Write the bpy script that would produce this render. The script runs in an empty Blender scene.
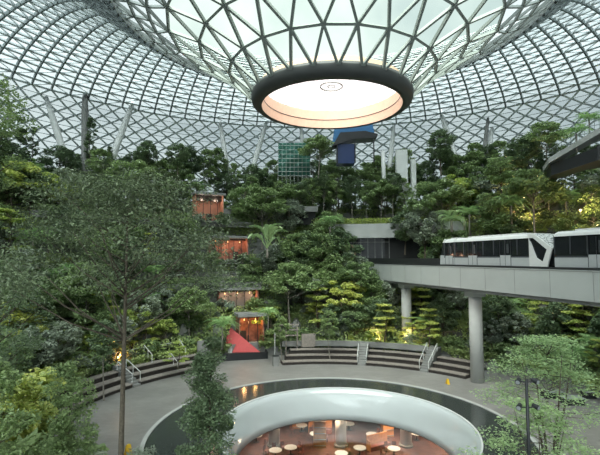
import bpy, bmesh, math, random
import numpy as np
from mathutils import Vector, Matrix
S = bpy.context.scene
COL = S.collection
R = math.radians
# ------------------------------------------------------------------ camera, world, light
CAMZ = 14.0
PITCH = 4.0
F = 436.0
cam_d = bpy.data.cameras.new('camera'); cam = bpy.data.objects.new('camera', cam_d); COL.objects.link(cam)
cam.location = (0, 0, CAMZ); cam.rotation_euler = (R(90 + PITCH), 0, 0)
cam_d.sensor_width = 36; cam_d.lens = F / 600 * 36; cam_d.clip_end = 600; cam_d.clip_start = .1
S.camera = cam
w = bpy.data.worlds.new('overcast'); S.world = w; w.use_nodes = True
bgn = w.node_tree.nodes['Background']
wt = w.node_tree
_tc = wt.nodes.new('ShaderNodeTexCoord'); _n = wt.nodes.new('ShaderNodeTexNoise'); _n.inputs['Scale'].default_value = 3.2; _n.inputs['Detail'].default_value = 5
_r = wt.nodes.new('ShaderNodeValToRGB'); _r.color_ramp.elements[0].position = .35; _r.color_ramp.elements[1].position = .62
_r.color_ramp.elements[0].color = (.58, .67, .69, 1); _r.color_ramp.elements[1].color = (1.0, 1.06, 1.03, 1)
wt.links.new(_tc.outputs['Generated'], _n.inputs['Vector']); wt.links.new(_n.outputs['Fac'], _r.inputs['Fac']); wt.links.new(_r.outputs['Color'], bgn.inputs[0]); bgn.inputs[1].default_value = 1.0
sun_d = bpy.data.lights.new('soft_daylight', 'SUN'); sun = bpy.data.objects.new('soft_daylight', sun_d); COL.objects.link(sun)
sun_d.energy = 15.0; sun_d.angle = R(70); sun_d.color = (1, .985, .95); sun.rotation_euler = (R(32), R(-12), 0)
S.view_settings.view_transform = 'Standard'; S.view_settings.look = 'None'
S.view_settings.gamma = 1; S.view_settings.use_curve_mapping = False
S.view_settings.exposure = 0.85

# ------------------------------------------------------------------ helpers
CX, CY = 3.0, 37.0                       # axis of the valley
def pol(r, th, z=0.0, c=(CX, CY)):
    return (c[0] + r * math.sin(R(th)), c[1] + r * math.cos(R(th)), z)
def at(px, py, Y):
    dx = (px - 300) / F; dy = (227.5 - py) / F
    wy = math.cos(R(PITCH)) - dy * math.sin(R(PITCH)); wz = math.sin(R(PITCH)) + dy * math.cos(R(PITCH))
    k = Y / wy
    return Vector((dx * k, Y, CAMZ + wz * k))

def nodes(name):
    m = bpy.data.materials.new(name); m.use_nodes = True
    return m, m.node_tree, m.node_tree.nodes['Principled BSDF']
def mat(name, col, rough=.6, metal=0, var=.0, scale=3.0, bump=0, emit=None, estr=0, spec=None):
    m, t, b = nodes(name)
    b.inputs['Roughness'].default_value = rough; b.inputs['Metallic'].default_value = metal
    if spec is not None: b.inputs['Specular IOR Level'].default_value = spec
    tc = t.nodes.new('ShaderNodeTexCoord'); n = t.nodes.new('ShaderNodeTexNoise')
    n.inputs['Scale'].default_value = scale; n.inputs['Detail'].default_value = 5
    t.links.new(tc.outputs['Object'], n.inputs['Vector'])
    rp = t.nodes.new('ShaderNodeValToRGB')
    a = max(0, 1 - var); c2 = 1 + var
    rp.color_ramp.elements[0].position = .3; rp.color_ramp.elements[1].position = .7
    rp.color_ramp.elements[0].color = (col[0] * a, col[1] * a, col[2] * a, 1)
    rp.color_ramp.elements[1].color = (min(1, col[0] * c2), min(1, col[1] * c2), min(1, col[2] * c2), 1)
    t.links.new(n.outputs['Fac'], rp.inputs['Fac']); t.links.new(rp.outputs['Color'], b.inputs['Base Color'])
    if bump:
        bp = t.nodes.new('ShaderNodeBump'); bp.inputs['Strength'].default_value = bump
        t.links.new(n.outputs['Fac'], bp.inputs['Height']); t.links.new(bp.outputs['Normal'], b.inputs['Normal'])
    if emit:
        b.inputs['Emission Color'].default_value = (*emit, 1); b.inputs['Emission Strength'].default_value = estr
    return m

def leafmat(name, c1, c2, trans=.3, patch=None, rough=.38):
    """leaf colour varies leaf by leaf, plant by plant"""
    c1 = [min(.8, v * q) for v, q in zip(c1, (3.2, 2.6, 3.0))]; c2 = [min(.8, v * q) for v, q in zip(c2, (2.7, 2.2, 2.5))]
    m, t, b = nodes(name)
    g = t.nodes.new('ShaderNodeNewGeometry'); oi = t.nodes.new('ShaderNodeObjectInfo')
    ad = t.nodes.new('ShaderNodeMath'); ad.operation = 'MULTIPLY_ADD'; ad.inputs[1].default_value = .45
    t.links.new(oi.outputs['Random'], ad.inputs[0])
    mu = t.nodes.new('ShaderNodeMath'); mu.operation = 'MULTIPLY'; mu.inputs[1].default_value = .55
    t.links.new(g.outputs['Random Per Island'], mu.inputs[0]); t.links.new(mu.outputs[0], ad.inputs[2])
    fac = ad.outputs[0]
    rp = t.nodes.new('ShaderNodeValToRGB')
    rp.color_ramp.elements[0].color = (*c1, 1); rp.color_ramp.elements[1].color = (*c2, 1)
    if patch:
        tc = t.nodes.new('ShaderNodeTexCoord'); n = t.nodes.new('ShaderNodeTexNoise'); n.inputs['Scale'].default_value = patch
        n.inputs['Detail'].default_value = 1
        t.links.new(tc.outputs['Object'], n.inputs['Vector'])
        mr = t.nodes.new('ShaderNodeMapRange'); mr.inputs[1].default_value = .35; mr.inputs[2].default_value = .68
        t.links.new(n.outputs['Fac'], mr.inputs[0])
        a2 = t.nodes.new('ShaderNodeMath'); a2.operation = 'MULTIPLY_ADD'; a2.inputs[1].default_value = .65
        m2 = t.nodes.new('ShaderNodeMath'); m2.operation = 'MULTIPLY'; m2.inputs[1].default_value = .35
        t.links.new(g.outputs['Random Per Island'], m2.inputs[0])
        t.links.new(mr.outputs[0], a2.inputs[0]); t.links.new(m2.outputs[0], a2.inputs[2]); fac = a2.outputs[0]
    t.links.new(fac, rp.inputs['Fac'])
    t.links.new(rp.outputs['Color'], b.inputs['Base Color']); b.inputs['Roughness'].default_value = rough
    tr = t.nodes.new('ShaderNodeBsdfTranslucent'); t.links.new(rp.outputs['Color'], tr.inputs['Color'])
    mx = t.nodes.new('ShaderNodeMixShader'); mx.inputs[0].default_value = trans
    o = t.nodes['Material Output']
    t.links.new(b.outputs[0], mx.inputs[1]); t.links.new(tr.outputs[0], mx.inputs[2]); t.links.new(mx.outputs[0], o.inputs[0])
    return m

def glassmat(name, col, gloss=.08, translucent=None, tfac=.3, rough=.05):
    m = bpy.data.materials.new(name); m.use_nodes = True; t = m.node_tree
    t.nodes.remove(t.nodes['Principled BSDF']); o = t.nodes['Material Output']
    tr = t.nodes.new('ShaderNodeBsdfTransparent'); tr.inputs[0].default_value = (*col, 1)
    last = tr.outputs[0]
    if translucent:
        ts = t.nodes.new('ShaderNodeBsdfTranslucent'); ts.inputs[0].default_value = (*translucent, 1)
        mx = t.nodes.new('ShaderNodeMixShader'); mx.inputs[0].default_value = tfac
        t.links.new(last, mx.inputs[1]); t.links.new(ts.outputs[0], mx.inputs[2]); last = mx.outputs[0]
    gl = t.nodes.new('ShaderNodeBsdfGlossy'); gl.inputs['Roughness'].default_value = rough
    lw = t.nodes.new('ShaderNodeFresnel'); lw.inputs[0].default_value = 1.4
    mm = t.nodes.new('ShaderNodeMath'); mm.operation = 'MULTIPLY'; mm.inputs[1].default_value = gloss * 8; mm.use_clamp = True
    t.links.new(lw.outputs[0], mm.inputs[0])
    m2 = t.nodes.new('ShaderNodeMixShader'); t.links.new(mm.outputs[0], m2.inputs[0])
    t.links.new(last, m2.inputs[1]); t.links.new(gl.outputs[0], m2.inputs[2]); t.links.new(m2.outputs[0], o.inputs[0])
    return m

def link(name, me, m, parent=None):
    if m is not None and len(me.materials) == 0: me.materials.append(m)
    o = bpy.data.objects.new(name, me); COL.objects.link(o)
    if parent: o.parent = parent
    return o
def obj(name, bm, m, parent=None, smooth=False):
    me = bpy.data.meshes.new(name)
    bmesh.ops.recalc_face_normals(bm, faces=bm.faces[:])
    bm.to_mesh(me); bm.free()
    if smooth: me.polygons.foreach_set('use_smooth', [True] * len(me.polygons))
    return link(name, me, m, parent)
def tag(o, label=None, cat=None, group=None, kind=None):
    if label: o['label'] = label
    if cat: o['category'] = cat
    if group: o['group'] = group
    if kind: o['kind'] = kind
    return o
def thing(name, label, cat, loc=(0, 0, 0), rz=0, group=None):
    o = bpy.data.objects.new(name, None); COL.objects.link(o); o.location = loc; o.rotation_euler = (0, 0, rz)
    o.empty_display_size = .2
    return tag(o, label, cat, group)
def child_copy(o, parent):
    c = o.copy(); COL.objects.link(c); c.parent = parent
    for g in o.children: child_copy(g, c)
    return c
def dup(root, loc, rz=0, sc=None, label=None, group=None, cat=None):
    r = root.copy(); COL.objects.link(r); r.location = loc; r.rotation_euler = (0, 0, rz)
    if sc: r.scale = (sc, sc, sc) if not hasattr(sc, '__len__') else sc
    if label: r['label'] = label
    if cat: r['category'] = cat
    if group: r['group'] = group
    elif 'group' in r: del r['group']
    for ch in list(root.children): child_copy(ch, r)
    return r

def box(bm, lo, hi, M=None, bev=0):
    vs = [bm.verts.new((x, y, z)) for x in (lo[0], hi[0]) for y in (lo[1], hi[1]) for z in (lo[2], hi[2])]
    for f in ((0, 1, 3, 2), (4, 6, 7, 5), (0, 4, 5, 1), (2, 3, 7, 6), (0, 2, 6, 4), (1, 5, 7, 3)):
        bm.faces.new([vs[i] for i in f])
    if M is not None:
        for v in vs: v.co = M @ v.co
    return vs
def rotbox(bm, c, size, rz=0):
    M = Matrix.Translation(c) @ Matrix.Rotation(rz, 4, 'Z')
    box(bm, (-size[0] / 2, -size[1] / 2, -size[2] / 2), (size[0] / 2, size[1] / 2, size[2] / 2), M)
def tube(bm, pts, rad, n=8, caps=True):
    pts = [Vector(p) for p in pts]
    if not hasattr(rad, '__len__'): rad = [rad] * len(pts)
    rings = []
    up = None
    for i, p in enumerate(pts):
        d = (pts[min(i + 1, len(pts) - 1)] - pts[max(i - 1, 0)]).normalized()
        if up is None:
            up = d.orthogonal().normalized()
        else:
            up = (up - d * up.dot(d)).normalized()
        s = d.cross(up)
        rings.append([bm.verts.new(p + (up * math.cos(2 * math.pi * k / n) + s * math.sin(2 * math.pi * k / n)) * rad[i]) for k in range(n)])
    for a, b in zip(rings, rings[1:]):
        for k in range(n): bm.faces.new((a[k], a[(k + 1) % n], b[(k + 1) % n], b[k]))
    if caps:
        bm.faces.new(rings[0][::-1]); bm.faces.new(rings[-1])
def prism(bm, poly, y0, y1, M=None):
    """poly in x,z extruded along y"""
    a = [bm.verts.new((p[0], y0, p[1])) for p in poly]; b = [bm.verts.new((p[0], y1, p[1])) for p in poly]
    bm.faces.new(a); bm.faces.new(b[::-1]); n = len(poly)
    for i in range(n): bm.faces.new((a[i], b[i], b[(i + 1) % n], a[(i + 1) % n]))
    if M is not None:
        for v in a + b: v.co = M @ v.co
def arcsolid(bm, prof, t0, t1, n, c=(CX, CY), closed=False):
    """closed r,z profile swept round the axis from angle t0 to t1 (degrees)"""
    rings = []
    cnt = n if closed else n + 1
    for i in range(cnt):
        th = t0 + (t1 - t0) * i / n
        rings.append([bm.verts.new(pol(r, th, z, c)) for r, z in prof])
    m = len(prof)
    for i in range(n):
        a, b = rings[i], rings[(i + 1) % cnt]
        for k in range(m): bm.faces.new((a[k], a[(k + 1) % m], b[(k + 1) % m], b[k]))
    if not closed:
        bm.faces.new(rings[0]); bm.faces.new(rings[-1][::-1])
def revolve(bm, prof, n=96, c=(CX, CY)):
    rings = [[bm.verts.new(pol(r, 360 * i / n, z, c)) for r, z in prof] for i in range(n)]
    for i in range(n):
        a, b = rings[i], rings[(i + 1) % n]
        for k in range(len(prof) - 1): bm.faces.new((a[k], a[k + 1], b[k + 1], b[k]))

# ------------------------------------------------------------------ materials
M_steel = mat('lattice steel', (.21, .24, .225), .55, var=.05)
M_steel_l = mat('lattice steel pale', (.52, .57, .58), .5, var=.05)
M_steel_d = mat('lattice steel dark', (.15, .18, .18), .55, var=.05)
M_glass_in = glassmat('clear dome glass', (.56, .62, .58), gloss=.02)
M_glass_out = glassmat('fritted dome glass', (.245, .28, .29), gloss=.02, translucent=(.55, .6, .62), tfac=.16)
M_conc = mat('board concrete', (.22, .225, .215), .8, var=.18, scale=.6, bump=.1)
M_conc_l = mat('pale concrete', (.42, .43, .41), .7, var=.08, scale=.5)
M_white = mat('white column paint', (.62, .64, .62), .5, var=.04)
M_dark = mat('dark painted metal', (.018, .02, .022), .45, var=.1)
M_void_shade = mat('painted opening shade', (.012, .013, .014), .8)  # near-black colour stands in for the shade inside openings
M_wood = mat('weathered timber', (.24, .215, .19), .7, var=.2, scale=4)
M_woodd = mat('dark timber and gap shade', (.045, .038, .033), .75, var=.2, scale=4)
M_trunk = mat('bark', (.11, .09, .065), .85, var=.3, scale=9, bump=.4)
M_trunkl = mat('pale bark', (.22, .20, .17), .85, var=.25, scale=9, bump=.3)
M_soil = mat('planting soil', (.028, .03, .018), .95, var=.3)
M_rail = mat('pale handrail', (.6, .62, .6), .4)
M_leaf_dark = leafmat('dark leaf', (.028, .055, .028), (.10, .165, .075), .25)
M_leaf_mid = leafmat('mid leaf', (.045, .085, .035), (.15, .24, .09), .3)
M_leaf_grey = leafmat('greyish leaf', (.06, .095, .065), (.19, .26, .17), .25)
M_hero = leafmat('near tree leaf', (.010, .022, .010), (.115, .175, .085), .2)  # wide dark-to-light range puts the crown's sparkle into the leaf colour
M_leaf_bright = leafmat('fresh leaf', (.09, .17, .04), (.30, .42, .10), .35)
M_leaf_pale = leafmat('pale leaf', (.07, .14, .055), (.22, .34, .15), .3)
M_cover = leafmat('mixed undergrowth leaf', (.025, .055, .022), (.22, .32, .11), .3, patch=.22)
M_palm = leafmat('palm leaf', (.05, .12, .04), (.20, .34, .13), .3)

# ------------------------------------------------------------------ glass shell
RINGS = [(6.75, 27.9, 24, 0), (8.8, 29.9, 24, .5), (11.3, 31.7, 24, 0), (13.9, 33.2, 24, .5), (15.4, 34.0, 48, 0), (17.0, 34.9, 48, .5), (18.6, 35.9, 120, 0)]
key = [(18.6, 35.9), (22, 38.2), (26, 41.3), (30, 44.6), (34, 47.3), (38.5, 49.2), (43, 49.9), (48, 49.6), (53, 48.4), (57.5, 46.3), (60.3, 43.8), (61.3, 41.5), (62.5, 38.5), (64.5, 34), (67, 27), (69.5, 18), (71.5, 8), (72, 0)]
def catmull(P, step):
    out = []
    P = [np.array(p, float) for p in P]
    for i in range(len(P) - 1):
        p0 = P[max(i - 1, 0)]; p1 = P[i]; p2 = P[i + 1]; p3 = P[min(i + 2, len(P) - 1)]
        n = max(1, int(round(np.linalg.norm(p2 - p1) / step)))
        for k in range(n):
            t = k / n
            out.append(.5 * ((2 * p1) + (-p0 + p2) * t + (2 * p0 - 5 * p1 + 4 * p2 - p3) * t * t + (-p0 + 3 * p1 - 3 * p2 + p3) * t ** 3))
    out.append(P[-1]); return out
dense = catmull(key, 1.25)[1:]
OC = (2.75, 37.3)                         # axis of the oculus
def build_shell():
    rows = []; V = []
    def row(r, z, N, off):
        ids = []
        for j in range(N):
            ids.append(len(V)); V.append(Vector(pol(r, 360 * (j + off) / N, z, OC)))
        rows.append((ids, N, off))
    for r in RINGS: row(*r)
    wall_from = None
    for q, p in enumerate(dense):
        if p[0] > 60.2 and wall_from is None: wall_from = len(rows)
        row(p[0], p[1], 120, 0 if wall_from is None else ((len(rows) - wall_from) % 2) * .5)
    fin = []; fout = []; E = {}
    def edge(a, b, k):
        kk = (min(a, b), max(a, b))
        if kk not in E or k > E[kk]: E[kk] = k
    for i in range(len(rows) - 1):
        A, n, oa = rows[i]; B, m, ob = rows[i + 1]
        faces = fin if i < 3 else fout
        big = i < 3
        if m == n and oa != ob:
            s = -1 if ob > oa else 0
            for j in range(n):
                b0 = B[(j + s) % m]; b1 = B[(j + s + 1) % m]
                faces.append((A[j], b0, b1)); faces.append((A[j], b1, A[(j + 1) % n]))
                if n == 120:
                    edge(A[j], b0, 5); edge(A[j], b1, 5); edge(b0, b1, -1); continue
                edge(A[j], b0, 3 if big else 2); edge(A[j], b1, 3 if big else 2); edge(b0, b1, 2)
        elif m == 2 * n:
            sh = 0 if oa == 0 else 1
            assert ob == 0
            for j in range(n):
                c = (2 * j + sh) % m
                if sh == 0:
                    faces.append((A[j], B[(c - 1) % m], B[c])); faces.append((A[j], B[c], B[(c + 1) % m]))
                    faces.append((A[j], B[(c + 1) % m], A[(j + 1) % n]))
                    edge(A[j], B[(c - 1) % m], 2); edge(A[j], B[c], 2); edge(A[j], B[(c + 1) % m], 2)
                else:
                    faces.append((A[j], B[(c - 1) % m], B[c])); faces.append((A[j], B[c], B[(c + 1) % m]))
                    faces.append((A[j], B[(c + 1) % m], A[(j + 1) % n]))
                    edge(A[j], B[(c - 1) % m], 1); edge(A[j], B[c], 2); edge(A[j], B[(c + 1) % m], 1)
            for j in range(m): edge(B[j], B[(j + 1) % m], 2)
        elif m != n:
            ia = ib = 0        # stitch rings of different counts by angle
            while ia < n or ib < m:
                na = (ia + 1 + oa) / n; nb_ = (ib + 1 + ob) / m
                if ib >= m or (ia < n and na < nb_):
                    faces.append((A[ia % n], B[ib % m], A[(ia + 1) % n])); ia += 1
                else:
                    faces.append((A[ia % n], B[ib % m], B[(ib + 1) % m])); edge(B[ib % m], B[(ib + 1) % m], 0); ib += 1
                edge(A[ia % n], B[ib % m], 1)
        else:
            for j in range(n):
                j1 = (j + 1) % n
                if j % 2 == i % 2:
                    faces.append((A[j], B[j], B[j1])); faces.append((A[j], B[j1], A[j1])); edge(A[j], B[j1], -1)
                else:
                    faces.append((A[j], B[j], A[j1])); faces.append((A[j1], B[j], B[j1])); edge(A[j1], B[j], -1)
                edge(A[j], B[j], 4); edge(B[j], B[j1], 0)
    root = thing('ceiling', None, None); root['kind'] = 'structure'
    for nm, fs, m in (('clear_glazing', fin, M_glass_in), ('fritted_glazing', fout, M_glass_out)):
        me = bpy.data.meshes.new(nm); me.from_pydata([tuple(v) for v in V], [], fs); me.update()
        link(nm, me, m, root)
    def beams(keys, name, mtl):
        vv = []; ff = []
        for (a, b), k in E.items():
            if k not in keys: continue
            wd, dp = {-1: (.1, .3), 0: (.3, .4), 1: (.14, .25), 2: (.19, .2), 3: (.2, .22), 4: (.24, .6), 5: (.3, .3)}[k]
            pa, pb = V[a], V[b]; d = (pb - pa).normalized()
            mid = (pa + pb) / 2; rad = Vector((mid.x - OC[0], mid.y - OC[1], 0)); r = rad.length; rad.normalize()
            tanv = Vector((-rad.y, rad.x, 0))
            # surface normal from profile slope at this radius
            pr = [(q[0], q[1]) for q in RINGS] + [tuple(q) for q in dense]
            best = min(range(len(pr) - 1), key=lambda q: abs((pr[q][0] + pr[q + 1][0]) / 2 - r) + abs((pr[q][1] + pr[q + 1][1]) / 2 - mid.z))
            dr = pr[best + 1][0] - pr[best][0]; dz = pr[best + 1][1] - pr[best][1]
            nrm = (rad * (dz) + Vector((0, 0, -dr))).normalized()   # pointing inside / down
            s = d.cross(nrm).normalized() * wd / 2; nn = nrm * dp
            o = len(vv)
            for p in (pa, pb):
                for q in (p - s, p + s, p + s + nn, p - s + nn): vv.append(tuple(q))
            for k4 in range(4): ff.append((o + k4, o + (k4 + 1) % 4, o + 4 + (k4 + 1) % 4, o + 4 + k4))
        me = bpy.data.meshes.new(name); me.from_pydata(vv, [], ff); me.update(); link(name, me, mtl, root)
    beams((2, 3, 1), 'funnel_lattice', M_steel)
    beams((0,), 'shell_lattice', M_steel_l)
    beams((5,), 'wall_diagrid', M_steel_l)
    beams((-1,), 'shell_bracing', M_steel_l)
    beams((4,), 'meridian_ribs', M_steel_d)
build_shell()

# oculus ring
oc = thing('oculus_ring', 'dark round oculus ring at the bottom of the glass funnel', 'oculus', (0, 0, 0))
bm = bmesh.new(); arcsolid(bm, [(6.95, 27.2), (7.0, 26.95), (6.9, 26.45), (6.6, 26.2), (6.08, 26.15), (6.08, 26.35), (6.4, 27.1)], 0, 360, 96, OC, True)
obj('outer_ring', bm, mat('oculus ring paint', (.045, .05, .05), .5), oc, True)
M_beige = mat('warm beige lining', (.72, .52, .38), .5, var=.05)
bm = bmesh.new(); arcsolid(bm, [(6.06, 26.18), (5.93, 26.95), (6.03, 26.95), (5.9, 27.9), (6.3, 27.9), (6.3, 26.3)], 0, 360, 96, OC, True)
obj('inner_lining', bm, M_beige, oc)
bm = bmesh.new(); arcsolid(bm, [(5.97, 26.93), (5.91, 26.93), (5.91, 27.0), (5.97, 27.0)], 0, 360, 96, OC, True)
obj('lining_seam', bm, M_dark, oc)
M_disc = glassmat('milky skylight', (.60, .54, .54), gloss=.01, translucent=(.62, .55, .55), tfac=.35)
bm = bmesh.new()
ce = bm.verts.new((OC[0], OC[1], 28.15)); rg = [bm.verts.new(pol(5.95, 360 * i / 96, 27.95, OC)) for i in range(96)]
for i in range(96): bm.faces.new((ce, rg[i], rg[(i + 1) % 96]))
obj('skylight_disc', bm, M_disc, oc)
bm = bmesh.new(); arcsolid(bm, [(.92, 28.0), (1.0, 28.0), (1.0, 28.1), (.92, 28.1)], 0, 360, 48, OC, True)
arcsolid(bm, [(.3, 28.02), (.36, 28.02), (.36, 28.1), (.3, 28.1)], 0, 360, 24, OC, True)
for i in range(0, 24):
    a = Vector(pol(1.0, 15 * i, 28.06, OC)); b = Vector(pol(5.9, 15 * i, 27.9, OC)); tube(bm, [a, b], .012, 4)
obj('disc_frame', bm, M_steel, oc)

oc.location.z = .95
# ------------------------------------------------------------------ ground, pool, bowl, basement
PC = (3.75, 37.3); RB = 10.5; DC = (3.0, 36.9); RD = 15.0
m, t, b = nodes('plaza paving')
tc = t.nodes.new('ShaderNodeTexCoord'); br = t.nodes.new('ShaderNodeTexBrick'); nz = t.nodes.new('ShaderNodeTexNoise')
br.inputs['Scale'].default_value = .8; br.inputs['Mortar Size'].default_value = .006
br.inputs['Color1'].default_value = (.26, .255, .24, 1); br.inputs['Color2'].default_value = (.23, .225, .212, 1); br.inputs['Mortar'].default_value = (.19, .19, .18, 1)
nz.inputs['Scale'].default_value = .35; nz.inputs['Detail'].default_value = 6
t.links.new(tc.outputs['Object'], br.inputs['Vector']); t.links.new(tc.outputs['Object'], nz.inputs['Vector'])
mx = t.nodes.new('ShaderNodeMixRGB'); mx.blend_type = 'MULTIPLY'; mx.inputs[0].default_value = .5
rr = t.nodes.new('ShaderNodeValToRGB'); rr.color_ramp.elements[0].color = (.6, .6, .6, 1); rr.color_ramp.elements[0].position = .3; rr.color_ramp.elements[1].position = .65
t.links.new(nz.outputs['Fac'], rr.inputs[0]); t.links.new(br.outputs['Color'], mx.inputs[1]); t.links.new(rr.outputs[0], mx.inputs[2])
t.links.new(mx.outputs[0], b.inputs['Base Color']); b.inputs['Roughness'].default_value = .45
M_pave = m
def ring_between(name, c0, r0, c1, r1, z0, z1, mtl, n=128):
    bm = bmesh.new()
    a = [bm.verts.new(pol(r0, 360 * i / n, z0, c0)) for i in range(n)]; d = [bm.verts.new(pol(r1, 360 * i / n, z1, c1)) for i in range(n)]
    for i in range(n): bm.faces.new((a[i], a[(i + 1) % n], d[(i + 1) % n], d[i]))
    return obj(name, bm, mtl)
fl = ring_between('floor', DC, RD, (CX, CY), 80, 0, 0, M_pave); fl['kind'] = 'structure'
bm = bmesh.new(); arcsolid(bm, [(RD - .02, -.1), (RD - .02, .06), (RD + .28, .06), (RD + .28, -.1)], 0, 360, 128, DC, True)
k = obj('kerb_strip', bm, M_conc_l); k['kind'] = 'structure'
m, t, b = nodes('wet dark stone'); b.inputs['Base Color'].default_value = (.035, .042, .04, 1); b.inputs['Roughness'].default_value = .13
n1 = t.nodes.new('ShaderNodeTexNoise'); n1.inputs['Scale'].default_value = 2.2; n1.inputs['Detail'].default_value = 4
tc = t.nodes.new('ShaderNodeTexCoord'); t.links.new(tc.outputs['Object'], n1.inputs['Vector'])
bp = t.nodes.new('ShaderNodeBump'); bp.inputs['Strength'].default_value = .12; bp.inputs['Distance'].default_value = .05
t.links.new(n1.outputs['Fac'], bp.inputs['Height']); t.links.new(bp.outputs[0], b.inputs['Normal'])
rp = t.nodes.new('ShaderNodeValToRGB'); rp.color_ramp.elements[0].color = (.02, .026, .025, 1); rp.color_ramp.elements[1].color = (.075, .085, .08, 1)
t.links.new(n1.outputs['Fac'], rp.inputs[0]); t.links.new(rp.outputs[0], b.inputs['Base Color'])
M_wet = m
pw = ring_between('pool_water', PC, RB + .02, DC, RD, -.02, -.02, M_wet); tag(pw, 'dark wet ring of shallow water around the pale bowl', 'pool')
# pale acrylic bowl
m, t, b = nodes('pale acrylic bowl'); b.inputs['Base Color'].default_value = (.47, .52, .52, 1); b.inputs['Roughness'].default_value = .12
b.inputs['Coat Weight'].default_value = .6; b.inputs['Coat Roughness'].default_value = .04
n1 = t.nodes.new('ShaderNodeTexNoise'); n1.inputs['Scale'].default_value = 1.6; n1.inputs['Detail'].default_value = 5
tc = t.nodes.new('ShaderNodeTexCoord'); t.links.new(tc.outputs['Object'], n1.inputs['Vector'])
bp = t.nodes.new('ShaderNodeBump'); bp.inputs['Strength'].default_value = .08; bp.inputs['Distance'].default_value = .04
t.links.new(n1.outputs['Fac'], bp.inputs['Height']); t.links.new(bp.outputs[0], b.inputs['Normal'])
M_bowl = m
bowl = thing('rain_bowl', 'pale round bowl opening in the middle of the dark pool', 'bowl')
bm = bmesh.new(); revolve(bm, [(RB + .05, -.3), (RB + .05, .1), (RB - .1, .14), (RB - .4, .02), (RB - .65, -.35), (RB - .9, -.85), (RB - 1.15, -1.5), (RB - 1.35, -2.1), (RB - 1.5, -2.65), (RB - 1.4, -2.7), (RB - .7, -1.2)], 128, PC)
obj('bowl_wall', bm, M_bowl, bowl, True)
bm = bmesh.new(); arcsolid(bm, [(RB - .03, .1), (RB + .1, .1), (RB + .1, .17), (RB - .03, .17)], 0, 360, 128, PC, True)
obj('bowl_rim', bm, M_white, bowl)
bm = bmesh.new(); ce = bm.verts.new((PC[0], PC[1], -2.65)); rg = [bm.verts.new(pol(RB - 1.48, 5 * i, -2.65, PC)) for i in range(72)]
for i in range(72): bm.faces.new((ce, rg[i], rg[(i + 1) % 72]))
obj('clear_bottom', bm, glassmat('clear bowl bottom', (.9, .92, .9), gloss=.02), bowl)
# basement room
BZ = -7.0
bf = mat('basement floor', (.10, .04, .03), .7, var=.4, scale=1.2)
bw = mat('basement wall', (.14, .05, .035), .7, var=.6, scale=1.5)
bm = bmesh.new(); box(bm, (-20, 18, BZ - .2), (27, 62, BZ)); o = obj('basement_floor', bm, bf); o['kind'] = 'structure'
bm = bmesh.new(); box(bm, (-20, 62, BZ), (27, 62.3, -.6)); box(bm, (-20.3, 18, BZ), (-20, 62.3, -.6)); box(bm, (27, 18, BZ), (27.3, 62.3, -.6)); box(bm, (-20, 17.7, BZ), (27, 18, -.6))
o = obj('wall_basement', bm, bw); o['kind'] = 'structure'
ring_between('ceiling_basement', PC, RB - 1.42, PC, 36, -2.75, -.6, M_conc)['kind'] = 'structure'
def area(name, loc, size, en, col, rot=(0, 0, 0), shape='SQUARE', sy=None):
    d = bpy.data.lights.new(name, 'AREA'); d.energy = en; d.size = size; d.color = col
    if sy: d.shape = 'RECTANGLE'; d.size_y = sy
    o = bpy.data.objects.new(name, d); COL.objects.link(o); o.location = loc; o.rotation_euler = rot
    return o
def point(name, loc, en, col, rad=.15, parent=None):
    d = bpy.data.lights.new(name, 'POINT'); d.energy = en; d.shadow_soft_size = rad; d.color = col
    o = bpy.data.objects.new(name, d); COL.objects.link(o); o.location = loc
    if parent: o.parent = parent
    return o
for x in (-3, 4, 11, 17): area('basement_lamp_light', (x, 50.5, -3.1), 1.8, 400, (1, .72, .5))
# basement furniture
ct = thing('basement_column', 'round pale column seen through the bowl bottom, leftmost', 'column', (-2.9, 50.5, BZ), 0)
bm = bmesh.new(); tube(bm, [(0, 0, 0), (0, 0, 4.6)], .62, 24); obj('shaft', bm, M_white, ct, True)
bm = bmesh.new(); tube(bm, [(0, 0, 0), (0, 0, .25)], .78, 24); obj('base', bm, M_conc, ct, True)
dup(ct, (4.6, 50.5, BZ), label='round pale column below the bowl, straight under its middle')
dup(ct, (11.9, 50.5, BZ), label='round pale column seen through the bowl bottom, rightmost')
M_cup = mat('amber timber panel', (.50, .22, .08), .5, var=.2)
tb = thing('round_table', 'white round cafe table in the basement beneath the bowl', 'table', (-2.6, 47.6, BZ), 0, 'cafe tables below the bowl')
bm = bmesh.new(); tube(bm, [(0, 0, .72), (0, 0, .77)], .68, 28); obj('tabletop', bm, M_white, tb)
bm = bmesh.new(); tube(bm, [(0, 0, 0), (0, 0, .03), (0, 0, .05), (0, 0, .72)], [.35, .33, .06, .06], 14); obj('pedestal', bm, M_dark, tb)
tabs = [(-1.0, 48.3), (6.4, 48.2), (10.0, 48.0), (8.3, 51.8), (1.8, 52), (13.5, 52), (4.3, 46.9), (-5, 51.5), (0.2, 54.5), (6, 55), (11.5, 55.5)]
TABS = [tb]
for x, y in tabs: TABS.append(dup(tb, (x, y, BZ)))
chm = mat('red brown chair', (.22, .07, .045), .6, var=.2)
ch = thing('cafe_chair', 'red-brown cafe chair standing apart left of the leftmost cafe table below the bowl', 'chair', (-6.9, 50.8, BZ), 0, 'cafe chairs below the bowl')
bm = bmesh.new(); box(bm, (-.23, -.23, .42), (.23, .23, .48)); obj('seat', bm, chm, ch)
bm = bmesh.new(); prism(bm, [(-.23, .48), (.23, .48), (.2, .95), (-.2, .95)], .2, .25); obj('backrest', bm, chm, ch)
for sx in (-.2, .2):
    for sy in (-.2, .2):
        bm = bmesh.new(); tube(bm, [(sx, sy, 0), (sx * .9, sy * .9, .42)], .022, 6); obj('leg', bm, M_dark, ch)
random.seed(5)
TABS.sort(key=lambda o: o.location.x / o.location.y)
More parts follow.
